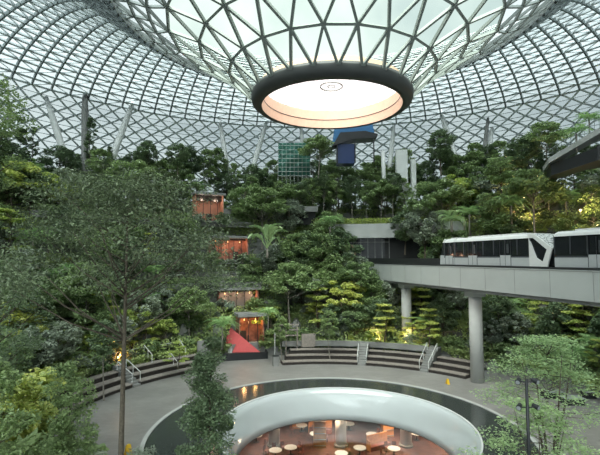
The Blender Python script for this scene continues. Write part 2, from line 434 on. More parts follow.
NTH = ['leftmost', 'second', 'third', 'fourth', 'fifth', 'sixth', 'seventh', 'eighth', 'ninth', 'tenth', 'eleventh', 'rightmost']
for i, o in enumerate(TABS): o['label'] = 'white round cafe table below the bowl, %s' % (NTH[i] if i in (0, 11) else NTH[i] + ' from the left'); o['group'] = 'cafe tables below the bowl'
for ti, tbl in enumerate(TABS):
    x, y = tbl.location.x, tbl.location.y
    for k in range(3):
        if ti == 0 and k == 0: continue
        a = random.random() * 6.28 + k * 2.1
        dup(ch, (x + 1.25 * math.cos(a), y + 1.25 * math.sin(a), BZ), a - math.pi / 2, label='red-brown chair at the %s cafe table%s below the bowl' % (NTH[ti], '' if ti in (0, 11) else ' from the left'), group='cafe chairs below the bowl')
sh = thing('display_shelf', 'orange timber display shelving beside the middle column below the bowl', 'shelf', (2.2, 50.3, BZ), 0)
bm = bmesh.new(); box(bm, (-.7, -.3, 0), (.7, -.2, 3.1)); box(bm, (-.7, -.3, 0), (-.64, .3, 3.1)); box(bm, (.64, -.3, 0), (.7, .3, 3.1)); obj('cabinet', bm, M_cup, sh)
for k in range(5):
    bm = bmesh.new(); box(bm, (-.64, -.45, .2 + k * .65), (.64, .3, .25 + k * .65)); obj('shelf', bm, M_wood, sh)
dup(sh, (10.3, 53.0, BZ), .3, label='orange timber display shelving left of the rightmost column below the bowl')
dup(sh, (-.2, 55.5, BZ), -.2, label='orange timber display shelving at the back left of the basement cafe')

for x, y, a, nm in ((-5.5, 54, .2, 'leftmost'), (2.5, 54.5, -.1, 'second from the left'), (8.6, 50.0, .5, 'third from the left'), (14.5, 53.5, -.3, 'rightmost')):
    t = thing('timber_booth', 'brown timber booth seat below the bowl, %s' % nm, 'booth', (x, y, BZ), a, 'timber booths below the bowl')
    bm = bmesh.new(); box(bm, (-1.4, 0, 0), (1.4, .15, 1.5)); obj('backrest', bm, M_cup, t)
    bm = bmesh.new(); box(bm, (-1.4, -.6, 0), (1.4, 0, .48)); obj('seat', bm, chm, t)
    bm = bmesh.new(); box(bm, (-1.45, -.6, 0), (-1.35, .1, 1.1)); obj('arm', bm, M_cup, t)
# ------------------------------------------------------------------ terraces
TH0, TH1 = -118, 112
def terrace(prof, t0, t1, name, mtl=M_conc, n=72):
    bm = bmesh.new(); arcsolid(bm, prof, t0, t1, n); o = obj(name, bm, mtl); o['kind'] = 'structure'; return o
TIERS = [(27.6, 0, 2.0), (31.5, 1.4, 5.2), (36, 4.8, 9.2), (40.5, 8.8, 13.2), (46, 12.8, 19.8), (54.5, 19.4, 24.0)]
for i, (r, z0, z1) in enumerate(TIERS):
    r2 = TIERS[i + 1][0] + .3 if i < 5 else 70
    terrace([(r, z0), (r, z1), (r + .45, z1), (r + .45, z1 - .35), (r2, z1 - .35), (r2, z0)], TH0, TH1, 'planted_terrace')
def zt(r):
    z = 0
    for rr, z0, z1 in TIERS:
        if r > rr + .4: z = z1 - .35
    return z
# horizontal balcony slabs
terrace([(44.2, 17.7), (44.2, 20.3), (47, 20.3), (47, 17.7)], 3, 34, 'balcony_slab', M_conc_l, 32)
terrace([(43.6, 13.0), (43.6, 13.5), (46.4, 13.5), (46.4, 13.0)], -8, 34, 'balcony_slab', M_conc_l, 32)
terrace([(45.85, 13.6), (45.85, 19.4), (45.9, 19.4), (45.9, 13.6)], -2, 34, 'balcony_shade', M_void_shade, 24)  # black sheet painted in for the shade under the balcony
terrace([(34.2, 9.0), (34.2, 10.2), (37, 10.2), (37, 9.0)], -42, -12, 'balcony_slab', M_conc, 24)
terrace([(38.8, 13.0), (38.8, 13.7), (41, 13.7), (41, 13.0)], -42, -12, 'balcony_slab', M_conc, 24)
terrace([(44.6, 19.6), (44.6, 20.6), (47, 20.6), (47, 19.6)], -60, -15, 'balcony_slab', M_conc, 30)

# shop rooms set in the terrace
M_warm = mat('orange lit wall', (.30, .13, .09), .6, var=.7, scale=1.1)
M_lamp = mat('warm lamp shade', (.9, .6, .3), .5, emit=(1, .55, .22), estr=1.2)
M_brick = mat('terracotta wall', (.55, .26, .17), .6, var=.15, scale=1)
def shop(r, th, z, wd, h, label, en=90, wall=M_warm, col=(1, .58, .38)):
    p = pol(r, th, z); t = thing('shop_room', label, 'shop', p, -R(th))   # local +y points outwards
    bm = bmesh.new(); box(bm, (-wd / 2, 2.2, 0), (wd / 2, 2.4, h)); obj('back_wall', bm, wall, t)
    bm = bmesh.new(); box(bm, (-wd / 2 - .15, 0, 0), (-wd / 2, 2.4, h)); box(bm, (wd / 2, 0, 0), (wd / 2 + .15, 2.4, h)); obj('side_wall', bm, wall, t)
    bm = bmesh.new(); box(bm, (-wd / 2 - .4, -.5, h), (wd / 2 + .4, 2.4, h + .4)); obj('canopy', bm, M_conc, t)
    bm = bmesh.new(); box(bm, (-wd / 2 - .4, -.3, -.25), (wd / 2 + .4, 2.4, 0)); obj('floor_slab', bm, M_conc, t)
    bm = bmesh.new()
    for k in range(int(wd / 1.3) + 1): box(bm, (-wd / 2 + k * 1.3 - .04, .1, 0), (-wd / 2 + k * 1.3 + .04, .18, h))
    obj('mullion', bm, M_dark, t)
    for k in range(max(1, int(wd / 2))):
        x = -wd / 2 + 1.0 + k * 1.9
        bm = bmesh.new(); box(bm, (x - .55, 1.9, 0), (x + .35, 2.15, 1.4 + .7 * ((k * 7 + int(z)) % 3))); obj('wall_cabinet', bm, M_woodd if (k + int(z)) % 2 else M_brick, t)
    bm = bmesh.new(); box(bm, (-wd / 2, 1.0, h - 1.0 if h > 4.4 else h - .35), (wd / 2, 1.1, h)); obj('ceiling_bulkhead', bm, M_woodd, t)
    bm = bmesh.new(); box(bm, (-wd / 2, -.28, .95), (wd / 2, -.22, 1.0))
    for k in range(int(wd / 1.0) + 1): box(bm, (-wd / 2 + k - .02, -.27, 0), (-wd / 2 + k + .02, -.23, .95))
    obj('balustrade', bm, M_dark, t)
    for k in range(max(2, int(wd / 1.8))):
        x = -wd / 2 + wd * (k + .5) / max(2, int(wd / 1.8))
        bm = bmesh.new(); bmesh.ops.create_uvsphere(bm, u_segments=12, v_segments=8, radius=.09, matrix=Matrix.Translation((x, 1.2, h - .6)))
        tube(bm, [(x, 1.2, h - .45), (x, 1.2, h)], .015, 5)
        l = obj('pendant_lamp', bm, M_lamp, t, True)
        point('pendant_light', (x, .9, h - .9), en, col, .2, t)
    return t
shop(44.2, -25.5, 20.6, 4.8, 4.6, 'highest lit room with a terracotta wall, left of the banana-like palm', 36, M_brick, (1, .8, .66))
shop(38.6, -22.5, 13.7, 6.2, 3.6, 'orange-lit restaurant room directly above the grey balcony slab', 26)
shop(34.2, -21.5, 5.2, 6.0, 3.8, 'red-orange lit shop room beneath the grey balcony slab', 26)
shop(28.4, -20.5, 1.2, 3.4, 4.4, 'tall orange-lit entrance room behind the red tent', 55, M_warm, (1, .5, .18))
# dark recess in centre terrace, its inner shade drawn as a black slab
t = thing('dark_recess', 'dark rectangular opening in the grey wall left of the concrete hedge balcony', 'opening', pol(45.2, -2.5, 20.3), R(2.5))
bm = bmesh.new(); box(bm, (-1.9, 0, 0), (1.9, .3, 2.4)); obj('void', bm, M_void_shade, t)
bm = bmesh.new(); box(bm, (-2.3, -.6, 2.4), (2.3, .3, 3.4)); obj('lintel', bm, M_conc, t)
# rear glazing within balcony: emissive panels stand in for the lit interior
t = thing('glazed_shopfront', 'dark glazed shopfront with warm light under the concrete hedge balcony', 'shopfront', pol(45.3, 9, 13.5), -R(9))
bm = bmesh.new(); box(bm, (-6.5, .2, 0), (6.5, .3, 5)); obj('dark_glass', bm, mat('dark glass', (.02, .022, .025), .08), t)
bm = bmesh.new()
for k in range(11): box(bm, (-6.5 + k * 1.3 - .05, .05, 0), (-6.5 + k * 1.3 + .05, .2, 5))
box(bm, (-6.5, .05, 3.4), (6.5, .2, 3.5)); obj('frame', bm, M_conc, t)
bm = bmesh.new(); box(bm, (-4.6, .12, .2), (-3.4, .19, 3.2)); MLP = mat('warm glow panel', (.5, .25, .2), .5, emit=(.9, .45, .36), estr=.2); obj('glow_panel', bm, MLP, t)
bm = bmesh.new(); box(bm, (-.6, .12, .2), (.3, .19, 3.0)); obj('glow_panel', bm, MLP, t)
bm = bmesh.new(); box(bm, (-6.5, -1.3, 1.0), (6.5, -1.22, 1.08))
for k in range(14): box(bm, (-6.5 + k - .02, -1.28, 0), (-6.5 + k + .02, -1.24, 1.0))
obj('balustrade', bm, M_dark, t)
# black sign on slab
bm = bmesh.new(); p = Vector(pol(34.1, -30.2, 9.2)); rotbox(bm, (0, 0, .45), (1.5, .1, .8), 0); o = obj('sign_panel', bm, M_dark); o.location = p; o.rotation_euler.z = R(30.2)
tag(o, 'small black sign panel on the face of the grey balcony slab', 'sign')

# ------------------------------------------------------------------ amphitheatre seating
def tier_bench(r, z, t0, t1, label, group):
    t = thing('stepped_bench', label, 'bench', (0, 0, 0), 0, group)
    n = max(6, int(abs(t1 - t0) / 2))
    bm = bmesh.new(); arcsolid(bm, [(r + .15, 0), (r + .15, z - .1), (r + 1.6, z - .1), (r + 1.6, 0)], t0, t1, n); obj('riser', bm, M_woodd, t)  # dark riser tone stands in for shade in the gap under the seat
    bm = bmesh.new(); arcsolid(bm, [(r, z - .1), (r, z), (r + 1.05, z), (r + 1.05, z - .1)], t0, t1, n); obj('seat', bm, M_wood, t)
    return t
names = ['front', 'second', 'third', 'top']
for k in range(4):
    tier_bench(24 + 1.15 * k - .2, .45 + .5 * k, -92, -62, 'curved timber bench of the left stepped seating, its nearer half, %s row' % names[k], 'left stepped seating')
    tier_bench(24 + 1.15 * k - .2, .45 + .5 * k, -59.5, -38, 'curved timber bench of the left stepped seating, its farther half, %s row' % names[k], 'left stepped seating')
for k in range(3):
    tier_bench(21.6 + 1.6 * k, .45 + .42 * k, -14 + 2 * k, 12, 'curved timber bench of the back stepped seating, left of the small stair, %s row' % names[k], 'back stepped seating')
    tier_bench(21.6 + 1.6 * k, .45 + .42 * k, 15, 33, 'curved timber bench of the back stepped seating, between the two stairs, %s row' % names[k], 'back stepped seating')
    tier_bench(21.6 + 1.6 * k, .45 + .42 * k, 36, 48, 'curved timber bench right of the stair by the bridge column, %s row' % names[k], 'back stepped seating')
def stair(r, t0, t1, z1, n, label):
    t = thing('stair', label, 'stairs')
    for k in range(n):
        bm = bmesh.new(); arcsolid(bm, [(r + k * .38, 0), (r + k * .38, z1 * (k + 1) / n), (r + 5.2, z1 * (k + 1) / n), (r + 5.2, 0)], t0, t1, 3); obj('step', bm, M_conc, t)
stair(21.6, 12.15, 14.85, 2.0, 8, 'small stair through the back stepped seating left of centre')
stair(21.6, 33.15, 35.85, 2.3, 10, 'stair with pale handrails left of the round bridge column')
stair(23.8, -61.9, -59.6, 2.0, 8, 'stair through the left stepped seating')
def handrail(r0, r1, z0, z1, th, label):
    t = thing('handrail', label, 'handrail', (0, 0, 0), 0, 'pale stair handrails')
    a = Vector(pol(r0, th, z0)); b = Vector(pol(r1, th, z1)); up = Vector((0, 0, .95))
    bm = bmesh.new(); tube(bm, [a + up * .0 + Vector((0, 0, .75)), a + up, b + up, b + Vector((0, 0, .75))], .045, 8); obj('rail', bm, M_rail, t)
    for p in (a, (a + b) / 2, b):
        bm = bmesh.new(); tube(bm, [p, p + up], .04, 8); obj('post', bm, M_rail, t)
handrail(21.7, 25, .3, 2.0, 33.0, 'pale sloping handrail on the left side of the stair by the bridge column')
handrail(21.7, 25, .3, 2.0, 36.0, 'pale sloping handrail on the right side of the stair by the bridge column')
handrail(21.8, 24, .3, 1.4, 12.0, 'pale handrail left of the small back stair')
handrail(21.8, 24, .3, 1.4, 15.0, 'pale handrail right of the small back stair')
for th, nm in ((-62, 'nearer'), (-59.4, 'farther')):
    handrail(24, 26.4, .5, 1.6, th, 'pale sloping handrail at the %s side of the left seating stair' % nm)
handrail(26.3, 28, 1.5, 2.4, -52, 'pale handrail at the top of the left seating, nearer one')
handrail(24.2, 26.2, .5, 1.5, -47, 'pale handrail in the farther half of the left seating')
handrail(26.3, 28, 1.5, 2.4, -42, 'pale handrail at the top of the left seating, far end')
def low_wall(r, z0, z1, t0, t1, label, m=M_conc):
    bm = bmesh.new(); arcsolid(bm, [(r, z0), (r, z1), (r + .3, z1), (r + .3, z0)], t0, t1, 20); o = obj('low_wall', bm, m); tag(o, label, 'wall'); return o
low_wall(26.6, 1.4, 2.15, -12, 32, 'grey parapet wall behind the back stepped seating')
low_wall(26.7, 0, 3.1, -34, -37.8, 'grey end wall at the far end of the left seating')
# bridge rails on left seating top
t = thing('metal_railing', 'dark railing along the top of the left stepped seating', 'railing')
for k, z in enumerate((2.3, 2.65, 3.0)):
    bm = bmesh.new(); tube(bm, [pol(28.4, -90 + 2.5 * i, z) for i in range(22)], .035, 6); obj('rail', bm, M_rail if k == 2 else M_dark, t)
for i in range(0, 22, 2):
    bm = bmesh.new(); a = pol(28.4, -90 + 2.5 * i, 2.0); tube(bm, [a, (a[0], a[1], 3.0)], .04, 6); obj('post', bm, M_dark, t)
# timber frame pergola at back-left of stepped seating
pg = thing('pergola', 'dark slatted frame structure at the left end of the back seating', 'pergola', pol(26, -11, 0), R(11))
for x in (-1.6, 0, 1.6):
    bm = bmesh.new(); tube(bm, [(x, 0, 0), (x, 0, 4.6)], .09, 8); obj('post', bm, M_conc_l if x < 0 else M_wood, pg)
for z in (3.0, 3.8, 4.5):
    bm = bmesh.new(); box(bm, (-1.8, -.1, z), (1.8, .1, z + .14)); obj('beam', bm, M_wood, pg)
bm = bmesh.new(); box(bm, (2.2, -.2, 1.4), (4.2, .1, 3.2)); obj('slat_panel', bm, M_wood, pg)
# waste bin / pillar
bn = thing('waste_bin', 'grey upright bin at the left end of the back seating', 'bin', pol(21.8, -16.5, 0), R(16))
bm = bmesh.new(); box(bm, (-.35, -.3, 0), (.35, .3, 1.25)); bmesh.ops.bevel(bm, geom=bm.edges[:], offset=.04, segments=2); obj('bin_body', bm, M_conc, bn)
bm = bmesh.new(); box(bm, (-.4, -.35, 1.25), (.4, .35, 1.33)); obj('bin_lid', bm, M_dark, bn)
dup(bn, (at(485, 380, 51).x, 51, 0), 0, label='grey upright bin just right of the round bridge column')
# red tent
tn = thing('red_tent', 'red triangular tent-like sail beside the plaza, in front of the orange entrance', 'tent', (at(243, 357, 61.5).x, 61.5, 0), R(14))
M_red = mat('red fabric', (.62, .10, .10), .6, var=.06)
bm = bmesh.new()
A = bm.verts.new((-3.2, .8, .9)); B = bm.verts.new((2.4, -.2, .9)); T_ = bm.verts.new((-1.6, 1.2, 4.2)); D = bm.verts.new((-2.0, 3, .9))
for f in ((A, B, T_), (B, D, T_), (D, A, T_), (A, D, B)): bm.faces.new(f)
obj('canvas', bm, M_red, tn)
bm = bmesh.new(); box(bm, (-3.3, -.5, 0), (3.4, -.35, .95)); box(bm, (3.25, -.5, 0), (3.4, 2.2, .95)); obj('base_wall', bm, M_dark, tn)
bm = bmesh.new(); box(bm, (-2.5, .35, .9), (-1.5, .45, 1.9)); obj('entrance_flap', bm, M_white, tn)
bm = bmesh.new(); tube(bm, [(.9, 1.6, 0), (.9, 1.6, 3.0)], .06, 6); obj('pole', bm, M_dark, tn)
# yellow floor signs
ys = thing('floor_sign', 'yellow folding floor sign at the far edge of the pool near the column', 'sign', (at(448, 384, 49.5).x, 49.6, 0), .3)
M_yel = mat('yellow plastic', (.80, .50, .03), .45)
for s in (-1, 1):
    bm = bmesh.new(); prism(bm, [(-.28, 0), (.28, 0), (.2, .95), (-.2, .95)], -.02, .02)
    for v in bm.verts: v.co.y += s * (.3 - v.co.z * .28)
    obj('sign_board', bm, M_yel, ys)
bm = bmesh.new(); box(bm, (-.1, -.05, .9), (.1, .05, 1.0)); obj('hinge', bm, M_yel, ys)
ys.scale = (.6, .6, .6)
dup(ys, (at(131, 447, 32.5).x, 32.0, 0), .8, .8, label='yellow folding floor sign on the near left plaza by the thin trunk')

# ------------------------------------------------------------------ bridge, column, train
P0 = Vector((20.1, 50.5, 13.0)); UA = math.atan2(.959, -.284)
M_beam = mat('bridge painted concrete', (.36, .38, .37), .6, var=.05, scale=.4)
brg = thing('monorail_bridge', 'long pale concrete bridge beam carrying the train across the right', 'bridge', P0, UA)
bm = bmesh.new(); prism(bm, [(-45, -2.45), (31.6, -2.45), (32.2, -1.7), (32.2, 0), (-45, 0)], -1.8, 1.8)
obj('beam', bm, M_beam, brg)
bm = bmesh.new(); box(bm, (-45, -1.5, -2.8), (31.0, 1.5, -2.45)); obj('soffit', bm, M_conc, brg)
bm = bmesh.new()
for k in range(19): box(bm, (-45 + k * 4.1, 1.8, -2.4), (-45 + k * 4.1 + .04, 1.815, -.05))
box(bm, (-45, 1.8, -.12), (32, 1.83, -.04))
obj('panel_seam', bm, M_conc, brg)
bm = bmesh.new(); box(bm, (-45, 1.45, 0), (32, 1.6, .22)); box(bm, (-45, -1.6, 0), (32, -1.45, .3)); obj('guide_rail', bm, M_dark, brg)
bm = bmesh.new(); box(bm, (5.0, 1.2, .2), (32, 1.34, .95)); box(bm, (5.0, -1.3, .2), (32, -1.2, .95)); obj('side_barrier', bm, M_dark, brg)
def bcol(s, label):
    c = P0 + Vector((-.284, .959, 0)) * s
    t = thing('bridge_column', label, 'column', (c.x, c.y, 0), UA)
    bm = bmesh.new(); tube(bm, [(0, 0, 0), (0, 0, 9.6)], .72, 32); obj('shaft', bm, M_conc_l, t, True)
    bm = bmesh.new(); box(bm, (-.75, -.85, 9.6), (.75, .85, 10.2)); obj('column_head', bm, M_conc_l, t)
bcol(0, 'round pale concrete column under the bridge standing on the plaza')
bcol(15.3, 'round column under the far end of the bridge, among the trees')
M_tw = mat('train white paint', (.52, .53, .53), .3, var=.02)
M_tg = mat('train silver paint', (.33, .35, .36), .35, var=.03)
M_win = mat('train dark glass', (.012, .014, .016), .06)
M_win2 = mat('train interior dark', (.05, .055, .06), .2)
# patterned link panel between cars
M_pat, t, b = nodes('patterned panel'); vo = t.nodes.new('ShaderNodeTexVoronoi'); vo.inputs['Scale'].default_value = 2.6; vo.feature = 'DISTANCE_TO_EDGE'
tc = t.nodes.new('ShaderNodeTexCoord'); t.links.new(tc.outputs['Object'], vo.inputs['Vector'])
rp = t.nodes.new('ShaderNodeValToRGB'); rp.color_ramp.elements[0].color = (.12, .13, .13, 1); rp.color_ramp.elements[1].color = (.5, .52, .52, 1); rp.color_ramp.elements[0].position = .05; rp.color_ramp.elements[1].position = .12
t.links.new(vo.outputs[0], rp.inputs[0]); t.links.new(rp.outputs[0], b.inputs['Base Color'])
def car(x0, x1, label, nose0=False, nose1=False):
    """x0 is the end nearer the camera"""
    t = thing('train_car', label, 'train', P0 + Vector((0, 0, .12)), UA, 'train cars on the bridge')
    L0 = x0 + (1.6 if nose0 else 0); L1 = x1 - (.9 if nose1 else 0)
    H = 1.32
    def skin(a, b, prof, name, m, sm=False):
        bm = bmesh.new(); n = len(prof)
        va = [bm.verts.new((a, y, z)) for y, z in prof]; vb = [bm.verts.new((b, y, z)) for y, z in prof]
        for i in range(n): bm.faces.new((va[i], va[(i + 1) % n], vb[(i + 1) % n], vb[i]))
        bm.faces.new(va); bm.faces.new(vb[::-1]); return obj(name, bm, m, t)
    skin(L0, L1, [(-H, .05), (H, .05), (H, 1.05), (-H, 1.05)], 'lower_body', M_tg)
    skin(L0, L1, [(-H + .03, 1.05), (H - .03, 1.05), (H - .1, 2.75), (-H + .1, 2.75)], 'window_band', M_win)
    skin(L0 - (.35 if nose0 else 0), L1, [(-H + .02, 2.75), (H - .02, 2.75), (H - .1, 2.98), (H - .5, 3.2), (-H + .5, 3.2), (-H + .1, 2.98)], 'roof', M_tw)
    bm = bmesh.new(); box(bm, (L0 + 1.5, -.6, 3.2), (L1 - 1.5, .6, 3.34)); obj('roof_unit', bm, M_tw, t)
    bm = bmesh.new(); box(bm, (L0, H, .92), (L1, H + .012, 1.06)); obj('livery_stripe', bm, M_win2, t)
    n = max(2, int((L1 - L0) / 1.5))
    for k in range(n + 1):
        x = L0 + (L1 - L0) * k / n
        bm = bmesh.new(); box(bm, (x - .04, H - .1, 1.2), (x + .04, H + .005, 2.75)); obj('window_pillar', bm, M_win2, t)
    for fr in ((.28, .72) if L1 - L0 > 6 else (.5,)):
        x = L0 + (L1 - L0) * fr
        d = None
        bm = bmesh.new(); box(bm, (x - .75, H - .05, .12), (x + .75, H + .02, 1.15)); d = obj('door', bm, M_tg, t)
        bm = bmesh.new(); box(bm, (x - .76, H, .12), (x - .71, H + .03, 2.6)); box(bm, (x + .71, H, .12), (x + .76, H + .03, 2.6)); box(bm, (x - .02, H, .12), (x + .02, H + .03, 2.6)); obj('door_frame', bm, M_dark, d)
        bm = bmesh.new(); box(bm, (x - .5, H, 1.35), (x - .2, H + .025, 2.3)); obj('door_glass', bm, M_win2, d)
    for sx in (.2, .8):
        x = L0 + (L1 - L0) * sx
        for sy in (-.9, .9):
            bm = bmesh.new(); tube(bm, [(x, sy - .15, .15), (x, sy + .15, .15)], .3, 16); obj('wheel', bm, M_dark, t)
    if nose0:
        # white angular side frame of the nose
        for y0, y1 in ((H - .1, H + .03), (-H - .03, -H + .1)):
            bm = bmesh.new()
            prism(bm, [(L0 + .25, 3.15), (L0 - .45, 3.15), (L0 - 2.5, 1.75), (L0 - 1.95, 1.62), (L0 - .4, 2.75), (L0 + .25, 2.75)], y0, y1)
            prism(bm, [(L0 - 2.5, 1.75), (L0 - 1.9, .05), (L0 - 1.2, .05), (L0 - 1.95, 1.7)], y0, y1)
            prism(bm, [(L0 + .1, .05), (L0 - 1.3, .05), (L0 - 1.4, .5), (L0 - .7, .9), (L0 + .1, 2.75)], y0, y1)
            obj('nose_frame', bm, M_tw, t)
        bm = bmesh.new(); prism(bm, [(L0 + .2, 2.75), (L0 - .4, 2.75), (L0 - 2.1, 1.68), (L0 - 1.5, .05), (L0 + .2, .05)], -H + .1, H - .1); obj('windshield', bm, M_win, t)
        bm = bmesh.new(); prism(bm, [(L0 - .4, 3.15), (L0 - 2.5, 1.75), (L0 - 2.45, 1.7), (L0 - .35, 3.05)], -H, H); obj('nose_cap', bm, M_pat, t)
    if nose1:
        bm = bmesh.new(); prism(bm, [(L1, .05), (L1 + .9, .05), (L1 + .8, 1.2), (L1, 1.2)], -H, H); obj('tail_lower', bm, M_tg, t)
        bm = bmesh.new(); prism(bm, [(L1, 1.2), (L1 + .8, 1.2), (L1 + .3, 2.75), (L1, 2.75)], -H + .05, H - .05); obj('tail_glass', bm, M_win, t)
        bm = bmesh.new(); prism(bm, [(L1, 2.75), (L1 + .35, 2.75), (L1, 3.18)], -H + .05, H - .05); obj('tail_roof', bm, M_tw, t)
car(-11.2, 1.7, 'middle train car with a white angular nose at its right end', nose0=True)
car(1.85, 4.7, 'short rear end of the train, farthest left on the bridge', nose1=True)
car(-26.5, -12.3, 'nearest train car cut off by the right edge of the photo')
bm = bmesh.new(); prism(bm, [(-10.6, 1.9), (-9.9, 3.0), (-12.3, 3.1), (-12.4, 1.5), (-11.6, 1.3)], -1.1, -.6)
o = obj('link_panel', bm, M_pat); o.location = P0 + Vector((0, 0, .12)); o.rotation_euler.z = UA; tag(o, 'grey patterned panel in the gap between the two nearest train cars', 'panel')
bm = bmesh.new(); box(bm, (-12.4, -.9, .2), (-11.1, .9, 1.5)); o = obj('coupling_gangway', bm, M_dark); o.location = P0 + Vector((0, 0, .1)); o.rotation_euler.z = UA; tag(o, 'dark coupling gangway between the two nearest train cars', 'gangway')

# ------------------------------------------------------------------ slanted shell props
def Yat(px, rad):
    q = (px - 300) / F; A = 1 + q * q; B = -2 * (q * CX + CY); Cc = CX * CX + CY * CY - rad * rad
    return (-B + math.sqrt(B * B - 4 * A * Cc)) / (2 * A)
def prop(a, b, r, label, m=M_white):
    bm = bmesh.new(); a = Vector(a); b = Vector(b); tube(bm, [a, a.lerp(b, .3), a.lerp(b, .7), b], [r * .75, r, r, r * .6], 14)
    o = obj('roof_prop', bm, m, None, True); tag(o, label, 'column', 'slanted props that carry the glass roof')
prop(at(73, 182, Yat(73, 55)), at(46, 97, Yat(46, 60.5)), 0.57, 'slanted pale roof prop leaning left, leftmost')
prop(at(85, 187, Yat(85, 55)), at(85, 84, Yat(85, 60.5)), 0.61, 'upright dark roof post between the two leftmost slanted props', M_conc)
prop(at(104, 180, Yat(104, 55)), at(134, 99, Yat(134, 60.5)), 0.61, 'pale roof prop leaning right, just right of the upright post')
prop(at(230, 187, Yat(230, 55)), at(220, 122, Yat(220, 60.5)), 0.54, 'pale roof prop leaning left below the left side of the oculus')
prop(at(245, 194, Yat(245, 55)), at(267, 120, Yat(267, 60.5)), 0.57, 'pale roof prop leaning right below the oculus ring')
prop(at(306, 192, Yat(306, 55)), at(301, 128, Yat(301, 60.5)), 0.54, 'thin pale prop seen below the middle of the oculus')
prop(at(460, 172, Yat(460, 55)), at(440, 110, Yat(440, 60.5)), 0.57, 'pale roof prop leaning left, right of the oculus')
prop(at(482, 172, Yat(482, 55)), at(488, 118, Yat(488, 60.5)), 0.41, 'thin dark upright prop at the right above the train', M_conc)
prop(at(388, 182, Yat(388, 55)), at(394, 124, Yat(394, 60.5)), 0.49, 'pale prop beside the blue play structure')
prop(at(484, 190, Yat(484, 55)), at(492, 128, Yat(492, 60.5)), 0.54, 'pale roof prop leaning right above the train')

# play structure with blue and green nets far at the centre top
ps = thing('play_structure', 'blue and dark play pavilion far back beneath the oculus', 'pavilion', at(354, 168, 84)); ps.location.z += 1.6
bl = mat('blue mesh fabric', (.06, .20, .42), .7); gnm = mat('teal mesh', (.12, .32, .25), .7, var=.3, scale=2)
bm = bmesh.new(); prism(bm, [(-4.2, 3.0), (-3.4, 8.2), (4, 8.0), (4.6, 5), (0, 4.6)], 2, 2.3); obj('net_wall', bm, bl, ps)
bm = bmesh.new(); prism(bm, [(-4.4, 2.2), (-2.8, 4.9), (2, 5.2), (4.4, 4.6), (4.2, 3.9), (-.5, 3.6)], -2, 1.5); obj('roof', bm, M_dark, ps)
for x in (-3.4, 0, 3.6):
    bm = bmesh.new(); tube(bm, [(x, -1.8, -1), (x, -1.8, 3.8)], .12, 6); obj('post', bm, M_dark, ps)
bm = bmesh.new(); box(bm, (-3.4, -1.5, -1), (0, 1.4, 2.8)); obj('cabin', bm, mat('dark blue cabin', (.02, .04, .12), .3), ps)
gs = thing('net_structure', 'pale teal netted frame far back, left of the blue pavilion', 'net', at(294, 172, 86)); gs.scale = (.8, .8, .8)
bm = bmesh.new()
for k in range(9): box(bm, (-4 + k, 0, -4), (-3.94 + k, .12, 8.5 - .3 * abs(k - 4)))
for k in range(9): box(bm, (-4, 0, -1 + k * 1.1), (4.1, .12, -.92 + k * 1.1))
obj('frame', bm, M_white, gs)
pw2 = thing('pale_tower', 'pale upright wall piece far back, right of the blue pavilion', 'wall', at(407, 184, 84))
bm = bmesh.new(); box(bm, (-2.0, 0, -3), (.2, 1, 6.8)); box(bm, (1.0, .3, -3), (1.9, 1.2, 5.0)); obj('panel', bm, M_white, pw2)
bm = bmesh.new(); tube(bm, [(-4.4, 0, -3), (-4.6, 0, 6.5)], .4, 12); obj('pillar', bm, M_white, pw2, True)
bm = bmesh.new(); box(bm, (-4, .15, -1), (4, .2, 7.4)); obj('net', bm, glassmat('teal net', (.5, .75, .66), 0.0, translucent=(.2, .42, .36), tfac=.45), gs)

# right overhang with stair
ov = thing('upper_walkway', 'grey sloping walkway with dark underside at the right edge, above the train', 'walkway', (0, 0, 0))
bm = bmesh.new()
a = at(549, 163, 58); b_ = at(600, 133, 52); c_ = at(690, 96, 46)
def slab(bm, p, q, wv, th):
    w_ = Vector(wv); up = Vector((0, 0, th))
    vs = [bm.verts.new(v) for v in (p, q, q + w_, p + w_, p + up, q + up, q + w_ + up, p + w_ + up)]
    for f in ((0, 1, 2, 3), (7, 6, 5, 4), (0, 4, 5, 1), (1, 5, 6, 2), (2, 6, 7, 3), (3, 7, 4, 0)): bm.faces.new([vs[i] for i in f])
slab(bm, a, b_, (2.5, 6, 0), .7); slab(bm, b_, c_, (2.5, 6, 0), .7); obj('ramp_slab', bm, M_conc_l, ov)
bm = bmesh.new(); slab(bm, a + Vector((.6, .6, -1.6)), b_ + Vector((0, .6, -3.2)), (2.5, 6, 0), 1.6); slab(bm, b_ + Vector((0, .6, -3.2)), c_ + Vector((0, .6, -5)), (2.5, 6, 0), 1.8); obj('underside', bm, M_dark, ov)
bm = bmesh.new()
for k in range(24):
    q = a.lerp(b_, k / 11) if k < 12 else b_.lerp(c_, (k - 11) / 12)
    tube(bm, [q + Vector((0, 0, .7)), q + Vector((0, 0, 1.75))], .03, 5)
tube(bm, [a + Vector((0, 0, 1.75)), b_ + Vector((0, 0, 1.75)), c_ + Vector((0, 0, 1.75))], .045, 6)
obj('balustrade', bm, M_steel, ov)

